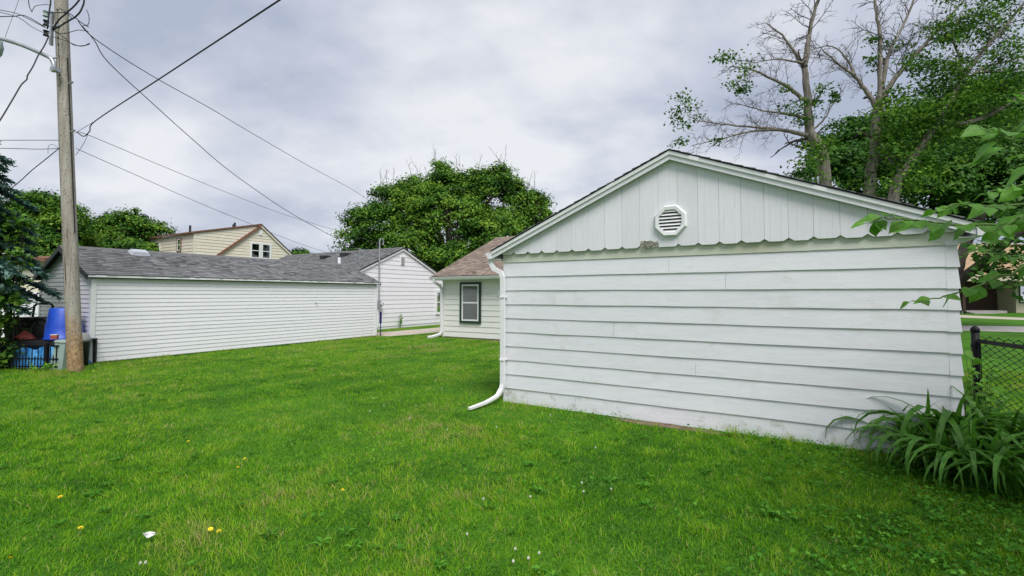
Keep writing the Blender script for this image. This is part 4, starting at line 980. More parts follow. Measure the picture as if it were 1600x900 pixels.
bare_tree('leaning_maple', 'half-dead maple with drooping twigs nearest the garage ridge', ba, [
    ([ba, A_(1289, 275), A_(1266, 205), A_(1262, 150), A_(1257, 100)], .26, .13, 6, 1.2),
    ([A_(1257, 105), A_(1262, 70), A_(1268, 35), A_(1280, -10), A_(1292, -50)], .12, .04, 14, 1.3),
    ([A_(1257, 105), A_(1240, 80), A_(1222, 55), A_(1195, 35)], .08, .02, 12, 1.0),
    ([A_(1260, 160), A_(1235, 138), A_(1200, 120), A_(1172, 108), A_(1140, 104)], .09, .02, 14, .9),
    ([A_(1262, 212), A_(1235, 205), A_(1195, 200), A_(1140, 195), A_(1085, 188)], .10, .02, 16, 1.0),
    ([A_(1225, 203), A_(1175, 205), A_(1130, 216), A_(1080, 228)], .06, .015, 12, .9),
    ([A_(1262, 185), A_(1230, 178), A_(1190, 172), A_(1150, 160)], .07, .015, 12, .9),
    ([A_(1266, 205, .3), A_(1285, 190, .5), A_(1300, 165, .6), A_(1318, 140, .6)], .05, .015, 8, .7),
    ([A_(1257, 100), A_(1235, 95, -.4), A_(1205, 93, -.8), A_(1170, 100, -1)], .05, .015, 9, .8),
], [(1150, 105, 15, .45, 100), (1175, 118, 15, .45, 120), (1125, 92, 15, .3, 50), (1070, 165, 15, .40, 90), (1060, 188, 15, .40, 80), (1085, 188, 15, .35, 60), (1062, 222, 15, .3, 50), (1120, 220, 15, .3, 40), (1248, 165, 14.8, .45, 120), (1270, 160, 14.8, .35, 60), (1285, 145, 15, .3, 60), (1303, 148, 15, .2, 40), (1305, 195, 15, .3, 50), (1262, 205, 14.8, .4, 90), (1280, 225, 14.7, .45, 150), (1265, 260, 14.6, .5, 240), (1290, 280, 14.4, .5, 200), (1225, 140, 15, .3, 40), (1303, 158, 15, .2, 30), (1160, 140, 15, .25, 40)], 21, 2)
ZB = 14.2
B_ = lambda x, y, dz=0: at(x, y, ZB + dz)
bb_ = at(1352, 460, ZB); bb_.z = 0
bare_tree('forked_maple', 'tall forked pale-barked maple with mostly bare limbs', bb_, [
    ([bb_, B_(1358, 300), B_(1367, 240), B_(1370, 180), B_(1374, 150)], .22, .15, 4, .8),
    ([B_(1372, 172), B_(1355, 145), B_(1335, 118), B_(1310, 100), B_(1285, 78)], .10, .025, 14, 1.1),
    ([B_(1374, 152), B_(1375, 110), B_(1374, 60), B_(1368, 10), B_(1362, -50)], .10, .04, 12, 1.1),
    ([B_(1375, 150), B_(1385, 100), B_(1395, 70), B_(1420, 20), B_(1440, -40)], .09, .035, 12, 1.0),
    ([B_(1378, 155), B_(1400, 120), B_(1440, 75), B_(1475, 35), B_(1520, -15)], .11, .04, 14, 1.2),
    ([B_(1335, 118), B_(1325, 95), B_(1300, 72), B_(1268, 78)], .05, .015, 9, .9),
    ([B_(1440, 75), B_(1470, 60), B_(1500, 50), B_(1530, 45)], .04, .015, 8, .8),
], [(1362, 62, 14.2, .3, 50), (1380, 85, 14.2, .35, 70), (1362, 92, 14.2, .25, 40), (1455, 38, 14.2, .4, 80), (1480, 10, 14.2, .6, 160), (1435, 65, 14.2, .35, 60), (1415, 98, 14.2, .35, 60), (1410, 155, 14, .5, 160), (1390, 160, 14, .35, 80), (1395, 200, 13.8, .8, 420), (1420, 190, 13.8, .8, 420), (1380, 235, 13.8, .5, 160), (1400, 265, 13.6, .6, 220), (1375, 290, 13.6, .5, 160), (1475, 65, 14.2, .3, 60)], 22, 2)
ZC = 13.6
C_ = lambda x, y, dz=0: at(x, y, ZC + dz)
bc = at(1380, 460, ZC); bc.z = 0
g_t = []
for (x, y, r, k) in [(1470, 100, .9, 420), (1500, 125, .9, 480), (1465, 130, .8, 360), (1530, 75, .9, 420), (1545, 30, 1.0, 480), (1580, 20, 1.0, 420), (1510, 30, .7, 260), (1555, 120, .8, 320), (1520, 155, .9, 420), (1480, 165, .8, 380), (1450, 180, .8, 380), (1560, 165, .9, 380), (1440, 215, .8, 360), (1490, 205, .9, 420), (1540, 205, .9, 420), (1590, 130, .7, 260), (1600, 190, .9, 360), (1440, 255, .8, 320), (1430, 285, .8, 320)]:
    g_t.append((x, y, ZC, r * .95, int(k * 1.25)))
bare_tree('arching_maple', 'leafy maple with a curved trunk arching to the right', bc, [
    ([bc, C_(1396, 312), C_(1412, 270), C_(1438, 232), C_(1465, 190), C_(1490, 150)], .20, .12, 4, .9),
    ([C_(1470, 185), C_(1500, 130), C_(1535, 80), C_(1580, 30), C_(1625, -30)], .10, .04, 12, 1.2),
    ([C_(1470, 192), C_(1510, 192), C_(1550, 178), C_(1600, 145), C_(1650, 115)], .11, .05, 8, .9),
    ([C_(1490, 150), C_(1530, 110), C_(1575, 95), C_(1630, 80)], .06, .03, 12, 1.2),
    ([C_(1500, 130), C_(1500, 95), C_(1490, 60), C_(1500, 20)], .06, .02, 9, 1.0),
    ([C_(1535, 112), C_(1570, 112), C_(1610, 105), C_(1650, 100)], .05, .02, 12, 1.0),
], g_t, 23, 1, M_LEAF, .095)
db = at(1450, 460, 21.0); db.z = 0
leafy_tree('shade_tree', 'dense dark tree filling the gap behind the three maples', db, 2.4, .35, [lob(1340, 240, 21, 1.9, 1.6, db), lob(1300, 275, 20.5, 1.5, 1.3, db), lob(1400, 220, 21.5, 2.0, 1.7, db), lob(1470, 215, 21.5, 2.4, 2.2, db), lob(1540, 200, 21.5, 2.4, 2.4, db), lob(1610, 210, 21.5, 2.4, 2.4, db), lob(1420, 290, 20.5, 2.6, 1.8, db), lob(1510, 290, 20.5, 2.8, 1.8, db), lob(1600, 290, 20.5, 2.8, 2.0, db), lob(1560, 340, 20.5, 2.4, 1.0, db), lob(1690, 240, 21, 2.6, 2.6, db)], 1000, 110, .19, .55, M_LEAFDARK, 12, M_BARKDARK)

# low dark limb behind the garage corner
def low_tree():
    base = Vector((7.35, 8.55, 0)); T = empty('low_limbed_tree', base, 0, 'dark-barked tree whose low limb crosses behind the garage corner', 'tree'); Lb = Limbs(33)
    P = lambda x, y, Z: at(x, y, Z) - base
    p0 = Lb.limb([(0, 0, -.1), (0.02, 0, .9), P(1488, 442, 8.5)], .17, .12, 9)
    Lb.limb([P(1486, 445, 8.5), P(1520, 422, 8.4), P(1550, 398, 8.3), P(1580, 372, 8.2), P(1640, 330, 8.0)], .085, .06, 8)
    Lb.limb([P(1486, 446, 8.5), P(1500, 405, 8.6), P(1512, 378, 8.7), P(1535, 330, 8.8)], .10, .07, 8)
    pth = Lb.limb([P(1580, 372, 8.2), P(1560, 400, 8.0), P(1545, 425, 7.8), P(1540, 455, 7.7)], .03, .012, 6)
    Lb.twigs(pth, 8, .5, .01, 1, .2, -.1)
    Lb.mb.build('trunk', M_BARKDARK, T, True); Lb.tw.build('branches', M_BARKDARK, T)['kind'] = 'stuff'
    Cs = []
    for x, y, Z, r, k in ((1545, 405, 7.8, .32, 90), (1575, 420, 7.7, .35, 110), (1560, 385, 8, .3, 70), (1600, 400, 7.8, .4, 120), (1545, 432, 7.8, .2, 40), (1640, 380, 7.8, .6, 160), (1580, 330, 8.4, .6, 200), (1640, 310, 8.4, .7, 220)):
        Cs.append(np.array(P(x, y, Z)) + rng.normal(size=(k, 3)) * r * .5)
    c = np.concatenate(Cs); n = len(c)
    leaf_quads('crown', c, .11 * rng.uniform(.7, 1.3, n), rng.normal(size=(n, 3)) * .5 + np.array([0, -.2, 1]), .5 + rng.normal(0, .25, n), M_LEAFDARK, T, .75)
low_tree()

# blue spruce at the left edge
def spruce():
    base = Vector((-12.55, 9.9, 0)); T = empty('blue_spruce', base, 0, 'blue-green spruce with drooping boughs at the left edge', 'tree'); r_ = random.Random(3)
    Hh = 7.4; MB().tube([(0, 0, -.1), (0, 0, 3), (0.05, 0, 5.5), (0, 0, Hh)], [.17, .13, .08, .02], 9).build('trunk', M_BARKDARK, T, True)
    Cs, Ns, Ds, Ts = [], [], [], []; br = MB(); z = 1.85
    while z < Hh - .3:
        n = 12; off = r_.random() * 6
        for k in range(n):
            a = off + k * 2 * math.pi / n + r_.uniform(-.2, .2); R = max(.15, 2.2 - (z - 2.45) * .235 - max(0, 2.3 - z) * .3 - max(0, z - 5.4) * .45) * (.82 if math.sin(a) > .8 else 1) * r_.uniform(.72, 1.05)
            d = Vector((math.cos(a), math.sin(a), 0)); p = [Vector((0, 0, z)) + d * (R * t) + Vector((0, 0, -.42 * R * t * t + .12 * R * t)) for t in (0, .25, .5, .75, 1)]
            br.tube(p, [.03, .024, .017, .011, .005], 4, cap=False)
            side = Vector((-d.y, d.x, 0)); tn = r_.gauss(0, .12)
            for j in range(int(R * 62)):
                t = .2 + .8 * r_.random(); i = min(int(t * 4), 3); q = p[i].lerp(p[i + 1], t * 4 - i)
                s_ = r_.choice((-1, 1)); L_ = R * .30 * (1.15 - t * .75) * r_.uniform(.6, 1.1)
                sd_ = (side * s_ + d * .7 + Vector((0, 0, -.22 + r_.gauss(0, .2)))).normalized()
                for m in range(4):
                    f = (m + r_.random()) / 4; c_ = q + sd_ * L_ * f
                    Cs.append(c_ + Vector((r_.gauss(0, .014), r_.gauss(0, .014), r_.gauss(0, .014)))); Ds.append(sd_ + d * .5); Ns.append(Vector((r_.gauss(0, .55), r_.gauss(0, .55), 1))); Ts.append(.42 + tn + .28 * f * t + r_.gauss(0, .14))
        z += .21 if z < 5.6 else .4
    br.build('branches', M_BARKDARK, T)['kind'] = 'stuff'
    c = np.array(Cs); n = len(c)
    leaf_quads('crown', c, 
                .15 * rng.uniform(.7, 1.3, n), np.array(Ns), np.array(Ts), M_NEEDLE, T, .40, np.array(Ds))
spruce()

# bright shrub in front of the spruce
def broad_shrub():
    base = gp(12, 588); base.y += .6; base = Vector((-11.0, 10.75, 0))
    T = empty('leafy_shrub', base, 0, 'bright green broad-leaved shrub growing through the fence by the spruce', 'shrub'); Lb = Limbs(44)
    Cs, Ns, Ts = [], [], []
    for (x, y, Z, r, k) in ((5, 560, 10.4, .22, 90), (-15, 520, 10.5, .4, 150), (15, 545, 10.5, .2, 70), (10, 470, 10.3, .25, 70), (-5, 440, 10.3, .3, 110), (22, 470, 10.2, .16, 30), (10, 415, 10.4, .25, 80), (-10, 390, 10.4, .4, 140), (18, 355, 10.6, .3, 70), (35, 345, 10.6, .18, 30), (-5, 345, 10.6, .3, 90), (3, 255, 10.8, .12, 16), (-30, 480, 10.6, .5, 160), (40, 348, 10.7, .15, 20), (-20, 565, 10.4, .4, 150), (25, 395, 10.3, .14, 22), (8, 500, 10.4, .22, 60)):
        k = int(k * 1.8); q = at(x, y, Z) - base
        Lb.limb([(rnd.uniform(-.1, .1), rnd.uniform(-.1, .1), -.02), (q.x * .5, q.y * .5, q.z * .6), q], .018, .006, 5)
        Cs.append(np.array(q) + rng.normal(size=(k, 3)) * np.array([1, 1, .7]) * r * .55); Ns.append(rng.normal(size=(k, 3)) * .5 + np.array([.1, -.4, .8])); Ts.append(.5 + rng.normal(0, .2) + rng.normal(0, .2, k))
    Lb.mb.build('stem', M_BARKDARK, T, True)
    c = np.concatenate(Cs); n = len(c); c[:, 2] = np.maximum(c[:, 2], .03)
    leaf_quads('foliage', c, .105 * rng.uniform(.6, 1.3, n), np.concatenate(Ns), np.concatenate(Ts), M_LEAFBRIGHT, T, .7)
broad_shrub()

# ------------------------------------------------------------------ utility pole and its wires
PB = Vector((-9.03, 10.07, 0))
def pole_at(z): return PB + Vector((-.0755 * z, 0, z))
def utility_pole():
    T = empty('utility_pole', PB, 0, 'weathered grey wooden utility pole leaning beside the long garage', 'utility pole')
    zs = [-.2, .1, .7, .95, 2, 3.2, 4.5, 6, 7.5, 9, 10.4]
    rr = [.136, .134, .130, .128, .126, .123, .121, .118, .115, .112, .109]
    q = [pole_at(z) - PB + Vector((rnd.uniform(-.006, .006), rnd.uniform(-.006, .006), 0)) for z in zs]
    MB().tube(q, rr, 18).build('shaft', M_POLE, T, True)
    ck = MB()
    for (z0, z1, off, w) in ((1.0, 3.4, -.02, .014), (2.6, 3.1, .05, .008), (4.2, 5.6, -.06, .006), (5.8, 7.6, .02, .007), (3.3, 4.2, .03, .006)):
        pts = []
        for i in range(9):
            z = z0 + (z1 - z0) * i / 8; r = .132 - .0024 * z; x = off * .75 + rnd.uniform(-.010, .010)
            pts.append(pole_at(z) - PB + Vector((x, -math.sqrt(max(r * r - x * x, .001)) + .001, 0)))
        ck.tube(pts, [.002 + (w - .002) * math.sin(math.pi * i / 8) for i in range(9)], 5, sq=(1, .4))
    ck.build('crack', M_CRACK, T)
    for z in (7.6, 7.25, 7.0, 6.85, 6.6, 6.2): MB().tube([pole_at(z) - PB + Vector((.02 + rnd.uniform(-.02, .02), -.105, 0)), pole_at(z) - PB + Vector((.02, -.130, 0))], .013, 6).build('bolt', M_CABLE, T)
    q0 = at(81, 40, 9.95) - PB
    rko = MB().box(-.018, .018, -.03, .03, -.42, .30).build('insulator_rack', M_GALV, T, loc=q0)
    for y_, k_ in ((22, M_PED), (36, M_CABLE), (52, M_CABLE)):
        q1 = at(72, y_, 9.95) - PB - q0
        MB().lathe([(.02, -.06), (.055, -.052), (.036, -.012), (.036, .012), (.055, .052), (.02, .06)], q1, 10).build('insulator', k_, rko)
        MB().tube([(-.0, 0, q1.z), (q1.x - .01, q1.y, q1.z)], .013, 5).build('insulator_pin', M_GALV, rko)
    MB().box(-.02, .16, -.015, .015, -.02, .02).build('rack_bolt', M_GALV, rko)
    MB().tube([pole_at(z) - PB + Vector((.134 - .0024 * z, -.03, 0)) for z in (2.9, 4, 5, 6, 6.6)], .012, 6).build('riser_cable', M_CABLE, T)
    for z, a in ((6.05, .18), (5.02, .2), (6.3, -.2)):
        MB().tube([pole_at(z) - PB + Vector((math.copysign(.10, a), -.03, 0)), pole_at(z) - PB + Vector((math.copysign(.20, a), -.05, 0)), pole_at(z) - PB + Vector((math.copysign(.24, a), -.06, .03))], .016, 6).build('hook', M_GALV, T)
    # jumpers looping about the pole top
    jm = [([(128, -10), (118, 8), (95, 28), (82, 47)], .016), ([(133, -5), (126, 18), (112, 30), (95, 40), (82, 47)], .016), ([(80, -5), (77, 20), (74, 45)], .014), ([(78, 20), (105, 20), (117, 28)], .010), ([(84, 48), (98, 57), (115, 70), (132, 71), (140, 67)], .008), ([(84, 48), (100, 53), (120, 47), (138, 49)], .007), ([(118, 28), (128, 36), (138, 42)], .010),
          ([(112, 28), (104, 20), (92, 12)], .009), ([(50, 18), (55, 10), (70, 7), (79, 8)], .006), ([(44, -3), (46, 10), (50, 19)], .008), ([(135, 15), (139, 25), (138, 38), (130, 40)], .007), ([(82, 57), (100, 63), (125, 72), (140, 69)], .007)]
    for pts, r in jm:
        Lb = Limbs(1); P = [at(x, y, 9.78) - PB for x, y in pts]
        Lb.limb(P, r, r, 5, 4); Lb.mb.build('jumper_wire', M_CABLE, T, True)
utility_pole()

def wire(label, pts, r, mat=None, fine=5):
    Lb = Limbs(1); Lb.r.uniform = lambda a, b_: 0.0
    P = [Vector(p) for p in pts]; r *= .8; Lb.limb(P, r, r, 5, fine)
    o = Lb.mb.build('overhead_wire', mat or M_CABLE, None, True); return tag(o, label, 'wire', 'overhead wires')
def span(label, pix, r, mat=None):     # pix: (x, y, Z)
    return wire(label, [at(*p) for p in pix], r, mat)
p0, p1 = at(149, 189, 9.4), at(437, 0, 5.0)
wire('thick black service cable rising over the yard towards the top edge', [at(121, 207, 9.95), at(131, 213, 9.9), at(140, 205, 9.7), p0, p0.lerp(p1, .5), p1, p0.lerp(p1, 1.6), p0.lerp(p1, 2.2)], .0125)
span('thin tie wire beside the drip loop of the thick service cable', [(118, 208, 9.95), (132, 199, 9.7), (149, 189, 9.4)], .006, M_CABLEGREY)
span('black wire sloping from the pole top into the big maple', [(122, 33, 10.0), (150, 62, 10.4), (235, 117, 12.0), (330, 170, 14.6), (385, 203, 16.8), (480, 258, 22), (545, 293, 27), (585, 318, 31)], .0125)
span('black wire sagging steeply from the pole top to the white house roof', [(128, 40, 10.0), (148, 64, 10.2), (170, 98, 10.6), (240, 163, 12.0), (300, 217, 13.4), (360, 268, 15), (440, 324, 17.6), (500, 359, 20.0), (536, 379, 21.5), (537, 392, 21.6)], .0125)
span('grey wire running from mid pole to the electric mast on the white house', [(118, 206, 10.0), (143, 213, 10.3), (250, 258, 12.2), (360, 303, 14.8), (450, 337, 17.6), (545, 366, 20.6), (592, 381, 22.0)], .008, M_CABLEGREY)
span('grey wire running lowest from the pole across the cream house roof', [(119, 232, 10.0), (200, 268, 11.3), (311, 317, 13.6), (387, 348, 15.6), (450, 374, 17.6), (520, 398, 20.2), (560, 411, 21.2)], .008, M_CABLEGREY)
span('short grey guy wire dropping from the drip loop down the pole side', [(138, 208, 9.9), (131, 224, 9.92), (118, 243, 9.95)], .006, M_CABLEGREY)
span('uppermost grey wire leaving the insulators for the left edge', [(72, 44, 9.9), (45, 30, 9.6), (22, 20, 9.3), (-30, 11, 8.8)], .009, M_CABLEGREY)
span('middle grey wire leaving the insulators for the left edge', [(72, 53, 9.9), (50, 42, 9.6), (30, 28, 9.3), (0, 19, 8.9), (-40, 10, 8.5)], .008, M_CABLEGREY)
span('thick black wire crossing the left edge level with the insulators', [(70, 42, 9.9), (40, 25, 9.6), (22, 25.5, 9.4), (0, 26, 9.1), (-40, 27, 8.7)], .011)
span('twisted black cable dropping from the insulators to the left edge', [(76, 57, 9.9), (69, 72, 9.8), (60, 86, 9.7), (52, 103, 9.5), (43, 118, 9.4), (42, 124, 9.4), (33, 133, 9.2), (20, 155, 9.0), (0, 188, 8.7), (-25, 225, 8.3)], .015)
span('hair-thin wire crossing above the street lamp arm', [(34, -15, 9.6), (24, 15, 9.5), (16, 36, 9.4), (8, 58, 9.3)], .005, M_CABLEGREY)
span('higher of two level wires running left behind the spruce', [(95, 219, 10.0), (60, 219, 10.2), (22, 219, 10.4), (-60, 219, 11)], .009, M_CABLEGREY)
span('lower of two level wires running left behind the spruce', [(93, 232, 10.0), (60, 233, 10.2), (22, 232, 10.4), (-60, 231, 11)], .009, M_CABLEGREY)
span('slanting black wire from the pole down into the spruce', [(93, 231, 9.95), (75, 246, 9.95), (50, 266, 10), (28, 286, 10.1), (-5, 312, 10.4)], .011)
for nm, pts in (('loop', [(75, 240), (76, 228), (84, 226), (91, 232)]),):
    span('curl of slack grey wire beside the pole', [(x, y, 9.9) for x, y in pts], .005, M_CABLEGREY)

def street_lamp():
    b0 = at(86, 108, 9.9); T = empty('street_lamp', b0, 0, 'grey curved street lamp arm fixed to the utility pole', 'street lamp'); Lb = Limbs(2); Lb.r.uniform = lambda a, b_: 0.0
    P = lambda x, y, Z=9.8: at(x, y, Z) - b0
    Lb.limb([P(84, 109), P(84, 100), P(79, 91), P(70, 86), P(50, 77), P(30, 69), P(3, 61), P(-12, 59)], .042, .038, 10, 4); Lb.mb.build('arm', M_GALV, T, True)
    MB().box(-.05, .05, -.07, .07, -.05, .02).build('bracket', M_GALV, T, loc=P(87, 108))
    MB().tube([P(80, 91), P(92, 90)], .016, 6).build('brace', M_GALV, T)
    h = MB(); h.lathe([(.05, .10), (.075, .04), (.11, -.02), (.125, -.16), (.10, -.26)][::-1], (0, 0, 0), 16)
    h.build('lamp_head', M_PED, T, True, loc=P(-4, 70), rot=(0, math.radians(24), 0))
street_lamp()

# ------------------------------------------------------------------ clutter by the pole
def picket_fence():
    A, B = Vector((-11.9, 10.42, 0)), Vector((-9.62, 10.30, 0)); d = (B - A); L = d.length
    T = empty('iron_fence', A, math.atan2(d.y, d.x), 'low black iron picket fence in front of the blue tarp', 'fence')
    long_ = MB().tube([(0, 0, .0), (0, 0, .50)], .0105, 5).mesh('picket'); short = MB().tube([(0, 0, 0), (0, 0, .27), (0, 0, .31)], [.0105, .0105, .003], 5).mesh('picket')
    n = int(L / .068)
    for k in range(n + 1): link('picket', long_ if k % 2 else short, M_IRON, T, (k * .068, 0, .0))
    for z in (.06, .22, .50): MB().box(0, L, -.011, .011, z, z + .024).build('rail', M_IRON, T)
    for x in (.0, 1.02, L - .25): MB().box(x - .026, x + .026, -.028, .028, -.05, .56).build('post', M_IRON, T)
picket_fence()
def clutter():
    # low black bench carrying the tub
    T = empty('black_bench', (-10.35, 10.92, 0), math.radians(3), 'low black slatted bench carrying the blue tub', 'bench')
    for k in range(5): MB().box(-.72, .78, -.24 + k * .105, -.15 + k * .105, .555, .59).build('slat', M_BLACKPL, T)
    MB().box(-.72, .78, -.262, -.242, .47, .585).build('apron', M_BLACKPL, T)
    for x, y in ((-.69, -.23), (.72, -.23), (-.69, .22), (.72, .22)): MB().box(x, x + .05, y, y + .05, 0, .554).build('leg', M_BLACKPL, T)
    # blue tub upside down
    T = empty('blue_tub', (-10.14, 10.98, .592), 0, 'upturned royal blue plastic tub on the black bench', 'tub')
    MB().lathe([(.345, 0.0), (.352, .03), (.332, .05), (.320, .30), (.308, .34), (.262, .68), (.248, .70), (.08, .705)], (0, 0, 0), 32).build('body', M_BLUE, T, True)
    MB().tube([(.17, -.02, .70), (.2, 0, .735), (.27, .05, .735), (.29, .06, .70)], .014, 6).build('handle', M_BLACKPL, T, True)
    # tarp heap under the bench
    g = 26; bm = MB(); r2 = random.Random(8)
    for j in range(g):
        for i in range(g):
            x = -.72 + 1.5 * i / (g - 1); y = -.34 + .78 * j / (g - 1); e = min(i, j, g - 1 - i, g - 1 - j) / 3.0
            z = min(1, e) * (.40 + .035 * math.sin(x * 13 + y * 5) + .03 * math.sin(y * 17 - x * 4) + r2.uniform(-.02, .02)) + .012
            bm.v.append((x, y + (.03 * math.sin(x * 21) if j < 4 else 0), z))
    for j in range(g - 1):
        for i in range(g - 1): bm.f.append((j * g + i, j * g + i + 1, (j + 1) * g + i + 1, (j + 1) * g + i))
    tag(bm.build('blue_tarp', M_TARP, None, False, loc=(-10.42, 10.86, 0), rot=(0, 0, math.radians(3))), 'crumpled bright blue tarp heaped under the bench', 'tarp')
    # black wheeled bin with a handle
    T = empty('wheeled_bin', (-11.40, 11.50, 0), math.radians(8), 'black wheeled bin with a raised handle behind the fence', 'bin')
    MB().hexa([(-.28, -.25, .06), (.28, -.25, .06), (.28, .28, .06), (-.28, .28, .06), (-.36, -.30, .98), (.36, -.30, .98), (.36, .34, .98), (-.36, .34, .98)]).build('body', M_BLACKPL, T)
    li = MB().hexa([(-.39, -.34, .985), (.39, -.34, .985), (.39, .36, .985), (-.39, .36, .985), (-.34, -.29, 1.06), (.34, -.29, 1.06), (.34, .33, 1.06), (-.34, .33, 1.06)]).build('lid', M_BLACKPL, T)
    MB().tube([(-.22, .30, .9), (-.22, .36, 1.32), (-.17, .37, 1.37), (.13, .37, 1.37), (.18, .36, 1.32), (.18, .30, .9)], .026, 7).build('handle', M_BLACKPL, T, True)
    for x in (-.3, .3): MB().tube([(x - .03, .3, .11), (x + .03, .3, .11)], .11, 14).build('wheel', M_BLACKPL, T)
    # folded hand cart leaning on the bin
    T = empty('hand_cart', (-11.0, 10.98, 0.0), math.radians(0), 'folded black hand cart leaning beside the blue tub', 'cart')
    MB().tube([(-.28, -.12, .50), (-.05, .05, .86), (.10, .12, 1.02), (.32, .12, 1.0)], .022, 6).build('frame', M_BLACKPL, T, True)
    MB().tube([(-.05, -.1, .0), (-.02, -.02, .5), (.10, .12, 1.02)], .020, 6).build('leg', M_BLACKPL, T, True)
    MB().tube([(.20, .10, .78), (.20, .16, .78)], .17, 16).build('wheel', M_BLACKPL, T)
    MB().tube([(.05, .06, 1.0), (.12, .1, 1.06), (.3, .12, 1.04), (.42, .12, .96)], .03, 6).build('handle', M_BLACKPL, T, True)
    r2 = random.Random(5); bm = MB()
    bm.lathe([(.05, 0), (.15, .02), (.17, .06), (.12, .12), (.05, .17), (.01, .18)], (0, 0, 0), 9)
    bm.v = [(x * r2.uniform(.75, 1.2), y * r2.uniform(.7, 1.1), z * r2.uniform(.8, 1.2)) for x, y, z in bm.v]
    tag(bm.build('red_bundle', M_RED, None, loc=(-10.83, 10.80, .592)), 'crumpled faded red cloth on the bench left of the tub', 'cloth')
    bx_ = MB().box(-.055, .055, -.04, .04, 0, .085); bo = bx_.build('red_box', M_RED, None, loc=(-9.86, 10.46, .64), rot=(0, 0, .3)); tag(bo, 'tiny red box resting on the grey-green pedestal', 'box')
    MB().box(-.058, .058, -.043, .043, .085, .098).build('lid', M_SCRAP, bo)
    # telephone pedestal, a little tilted
    T = empty('cable_pedestal', (-9.66, 10.42, 0), 0, 'grey-green metal cable pedestal tilted against the utility pole', 'pedestal'); T.rotation_euler = (0, math.radians(4), 0)
    MB().hexa([(-.15, -.12, -.03), (.13, -.12, -.03), (.13, .12, -.03), (-.15, .12, -.03), (-.10, -.09, .58), (.12, -.09, .58), (.12, .09, .58), (-.10, .09, .58)]).build('body', M_PED, T)
    MB().hexa([(-.12, -.11, .582), (.14, -.11, .582), (.14, .11, .582), (-.12, .11, .582), (-.10, -.09, .625), (.12, -.09, .625), (.12, .09, .625), (-.10, .09, .625)]).build('cap', M_PED, T)
    # dark bin half hidden behind the pole
    T = empty('garden_bin', (-9.66, 10.90, 0), 0, 'dark grey bin half hidden behind the utility pole', 'bin')
    MB().lathe([(.12, 0), (.15, .50), (.16, .52), (.155, .54)], (0, 0, 0), 20).build('body', M_BLACKPL, T, True)
    MB().lathe([(.165, .545), (.16, .60), (.12, .70), (.04, .74)], (0, 0, 0), 20).build('lid', M_SOFFIT, T, True)
clutter()

# ------------------------------------------------------------------ chain link fence on the right
def chain_fence():
    o = Vector((5.06, 5.3, 0)); T = empty('chain_link_fence', o, math.atan2(-.97, -.25), 'black chain-link fence with a capped end post beside the garage', 'fence')
    # local x runs towards us (minus v)
    L = 6.2
    po = MB().tube([(0, 0, -.1), (0, 0, 1.20)], .036, 14).build('post', M_IRON, T, True)
    MB().lathe([(.040, 1.19), (.043, 1.21), (.034, 1.235), (.012, 1.255)], (0, 0, 0), 14).build('post_cap', M_IRON, po, True)
    for z in (1.04, .60, .15): MB().lathe([(.038, z - .018), (.042, z - .016), (.042, z + .016), (.038, z + .018)], (0, 0, 0), 14).build('tension_band', M_IRON, po)
    MB().box(.052, .068, -.010, .010, .06, 1.1).build('tension_bar', M_IRON, T)
    MB().tube([(.04, 0, 1.095), (L, 0, 1.095)], .022, 10).build('top_rail', M_IRON, T, True)
    for x in (3.0, 6.0): MB().tube([(x, .05, -.1), (x, .05, 1.08)], .03, 10).build('line_post', M_IRON, T, True)
    w = MB(); s = .066; nz = int(1.12 / s); r = .0050
    for k in range(int(L / s)):
        x = .07 + k * s; pts = []
        for i in range(2 * nz + 3):
            z = .03 + i * s * .5
            pts.append((x + (s * .5 if (i + k) % 2 else -s * .5), .034 + (.005 if (i + k) % 2 else -.005), z))
        w.tube(pts, r, 3, cap=False)
    ob = w.build('wire_mesh', M_IRON, T); ob['kind'] = 'stuff'
chain_fence()

# ------------------------------------------------------------------ daylilies
def lily_leaf(L, rise, bend, w, seed):
    r_ = random.Random(seed); bm = MB(); n = 9; p = Vector((0, 0, 0)); a = math.radians(rise); ctr = []
    for i in range(n + 1):
        ctr.append((p.copy(), a)); a -= math.radians(bend) * (0.35 + 1.5 * (i / n) ** 1.3) / n * 1.3
        p = p + Vector((math.cos(a), 0, math.sin(a))) * (L / n)
    tw = r_.uniform(-.5, .5)
    for i, (q, an) in enumerate(ctr):
        t = i / n; ww = w * (0.65 + .5 * math.sin(math.pi * min(t * 1.2, 1))) * (1 - t ** 3.5) * .5 + .0006
        nn = Vector((-math.sin(an), 0, math.cos(an))); sd_ = Vector((0, 1, 0)) * math.cos(tw * t) + nn * math.sin(tw * t)
        f = ww * .42
        bm.v += [tuple(q - sd_ * ww + nn * f), tuple(q), tuple(q + sd_ * ww + nn * f)]
    for i in range(n):
        k = i * 3; bm.f += [(k, k + 1, k + 4, k + 3), (k + 1, k + 2, k + 5, k + 4)]
    return bm.mesh('leaf', True)
LV = [lily_leaf(L, ri, be, w, i) for i, (L, ri, be, w) in enumerate([(.62, 82, 140, .028), (.72, 80, 155, .031), (.55, 84, 90, .026), (.80, 80, 165, .032), (.66, 72, 120, .031), (.50, 76, 125, .027), (.58, 87, 55, .024), (.74, 74, 140, .034), (.85, 82, 175, .031), (.48, 66, 100, .028)])]
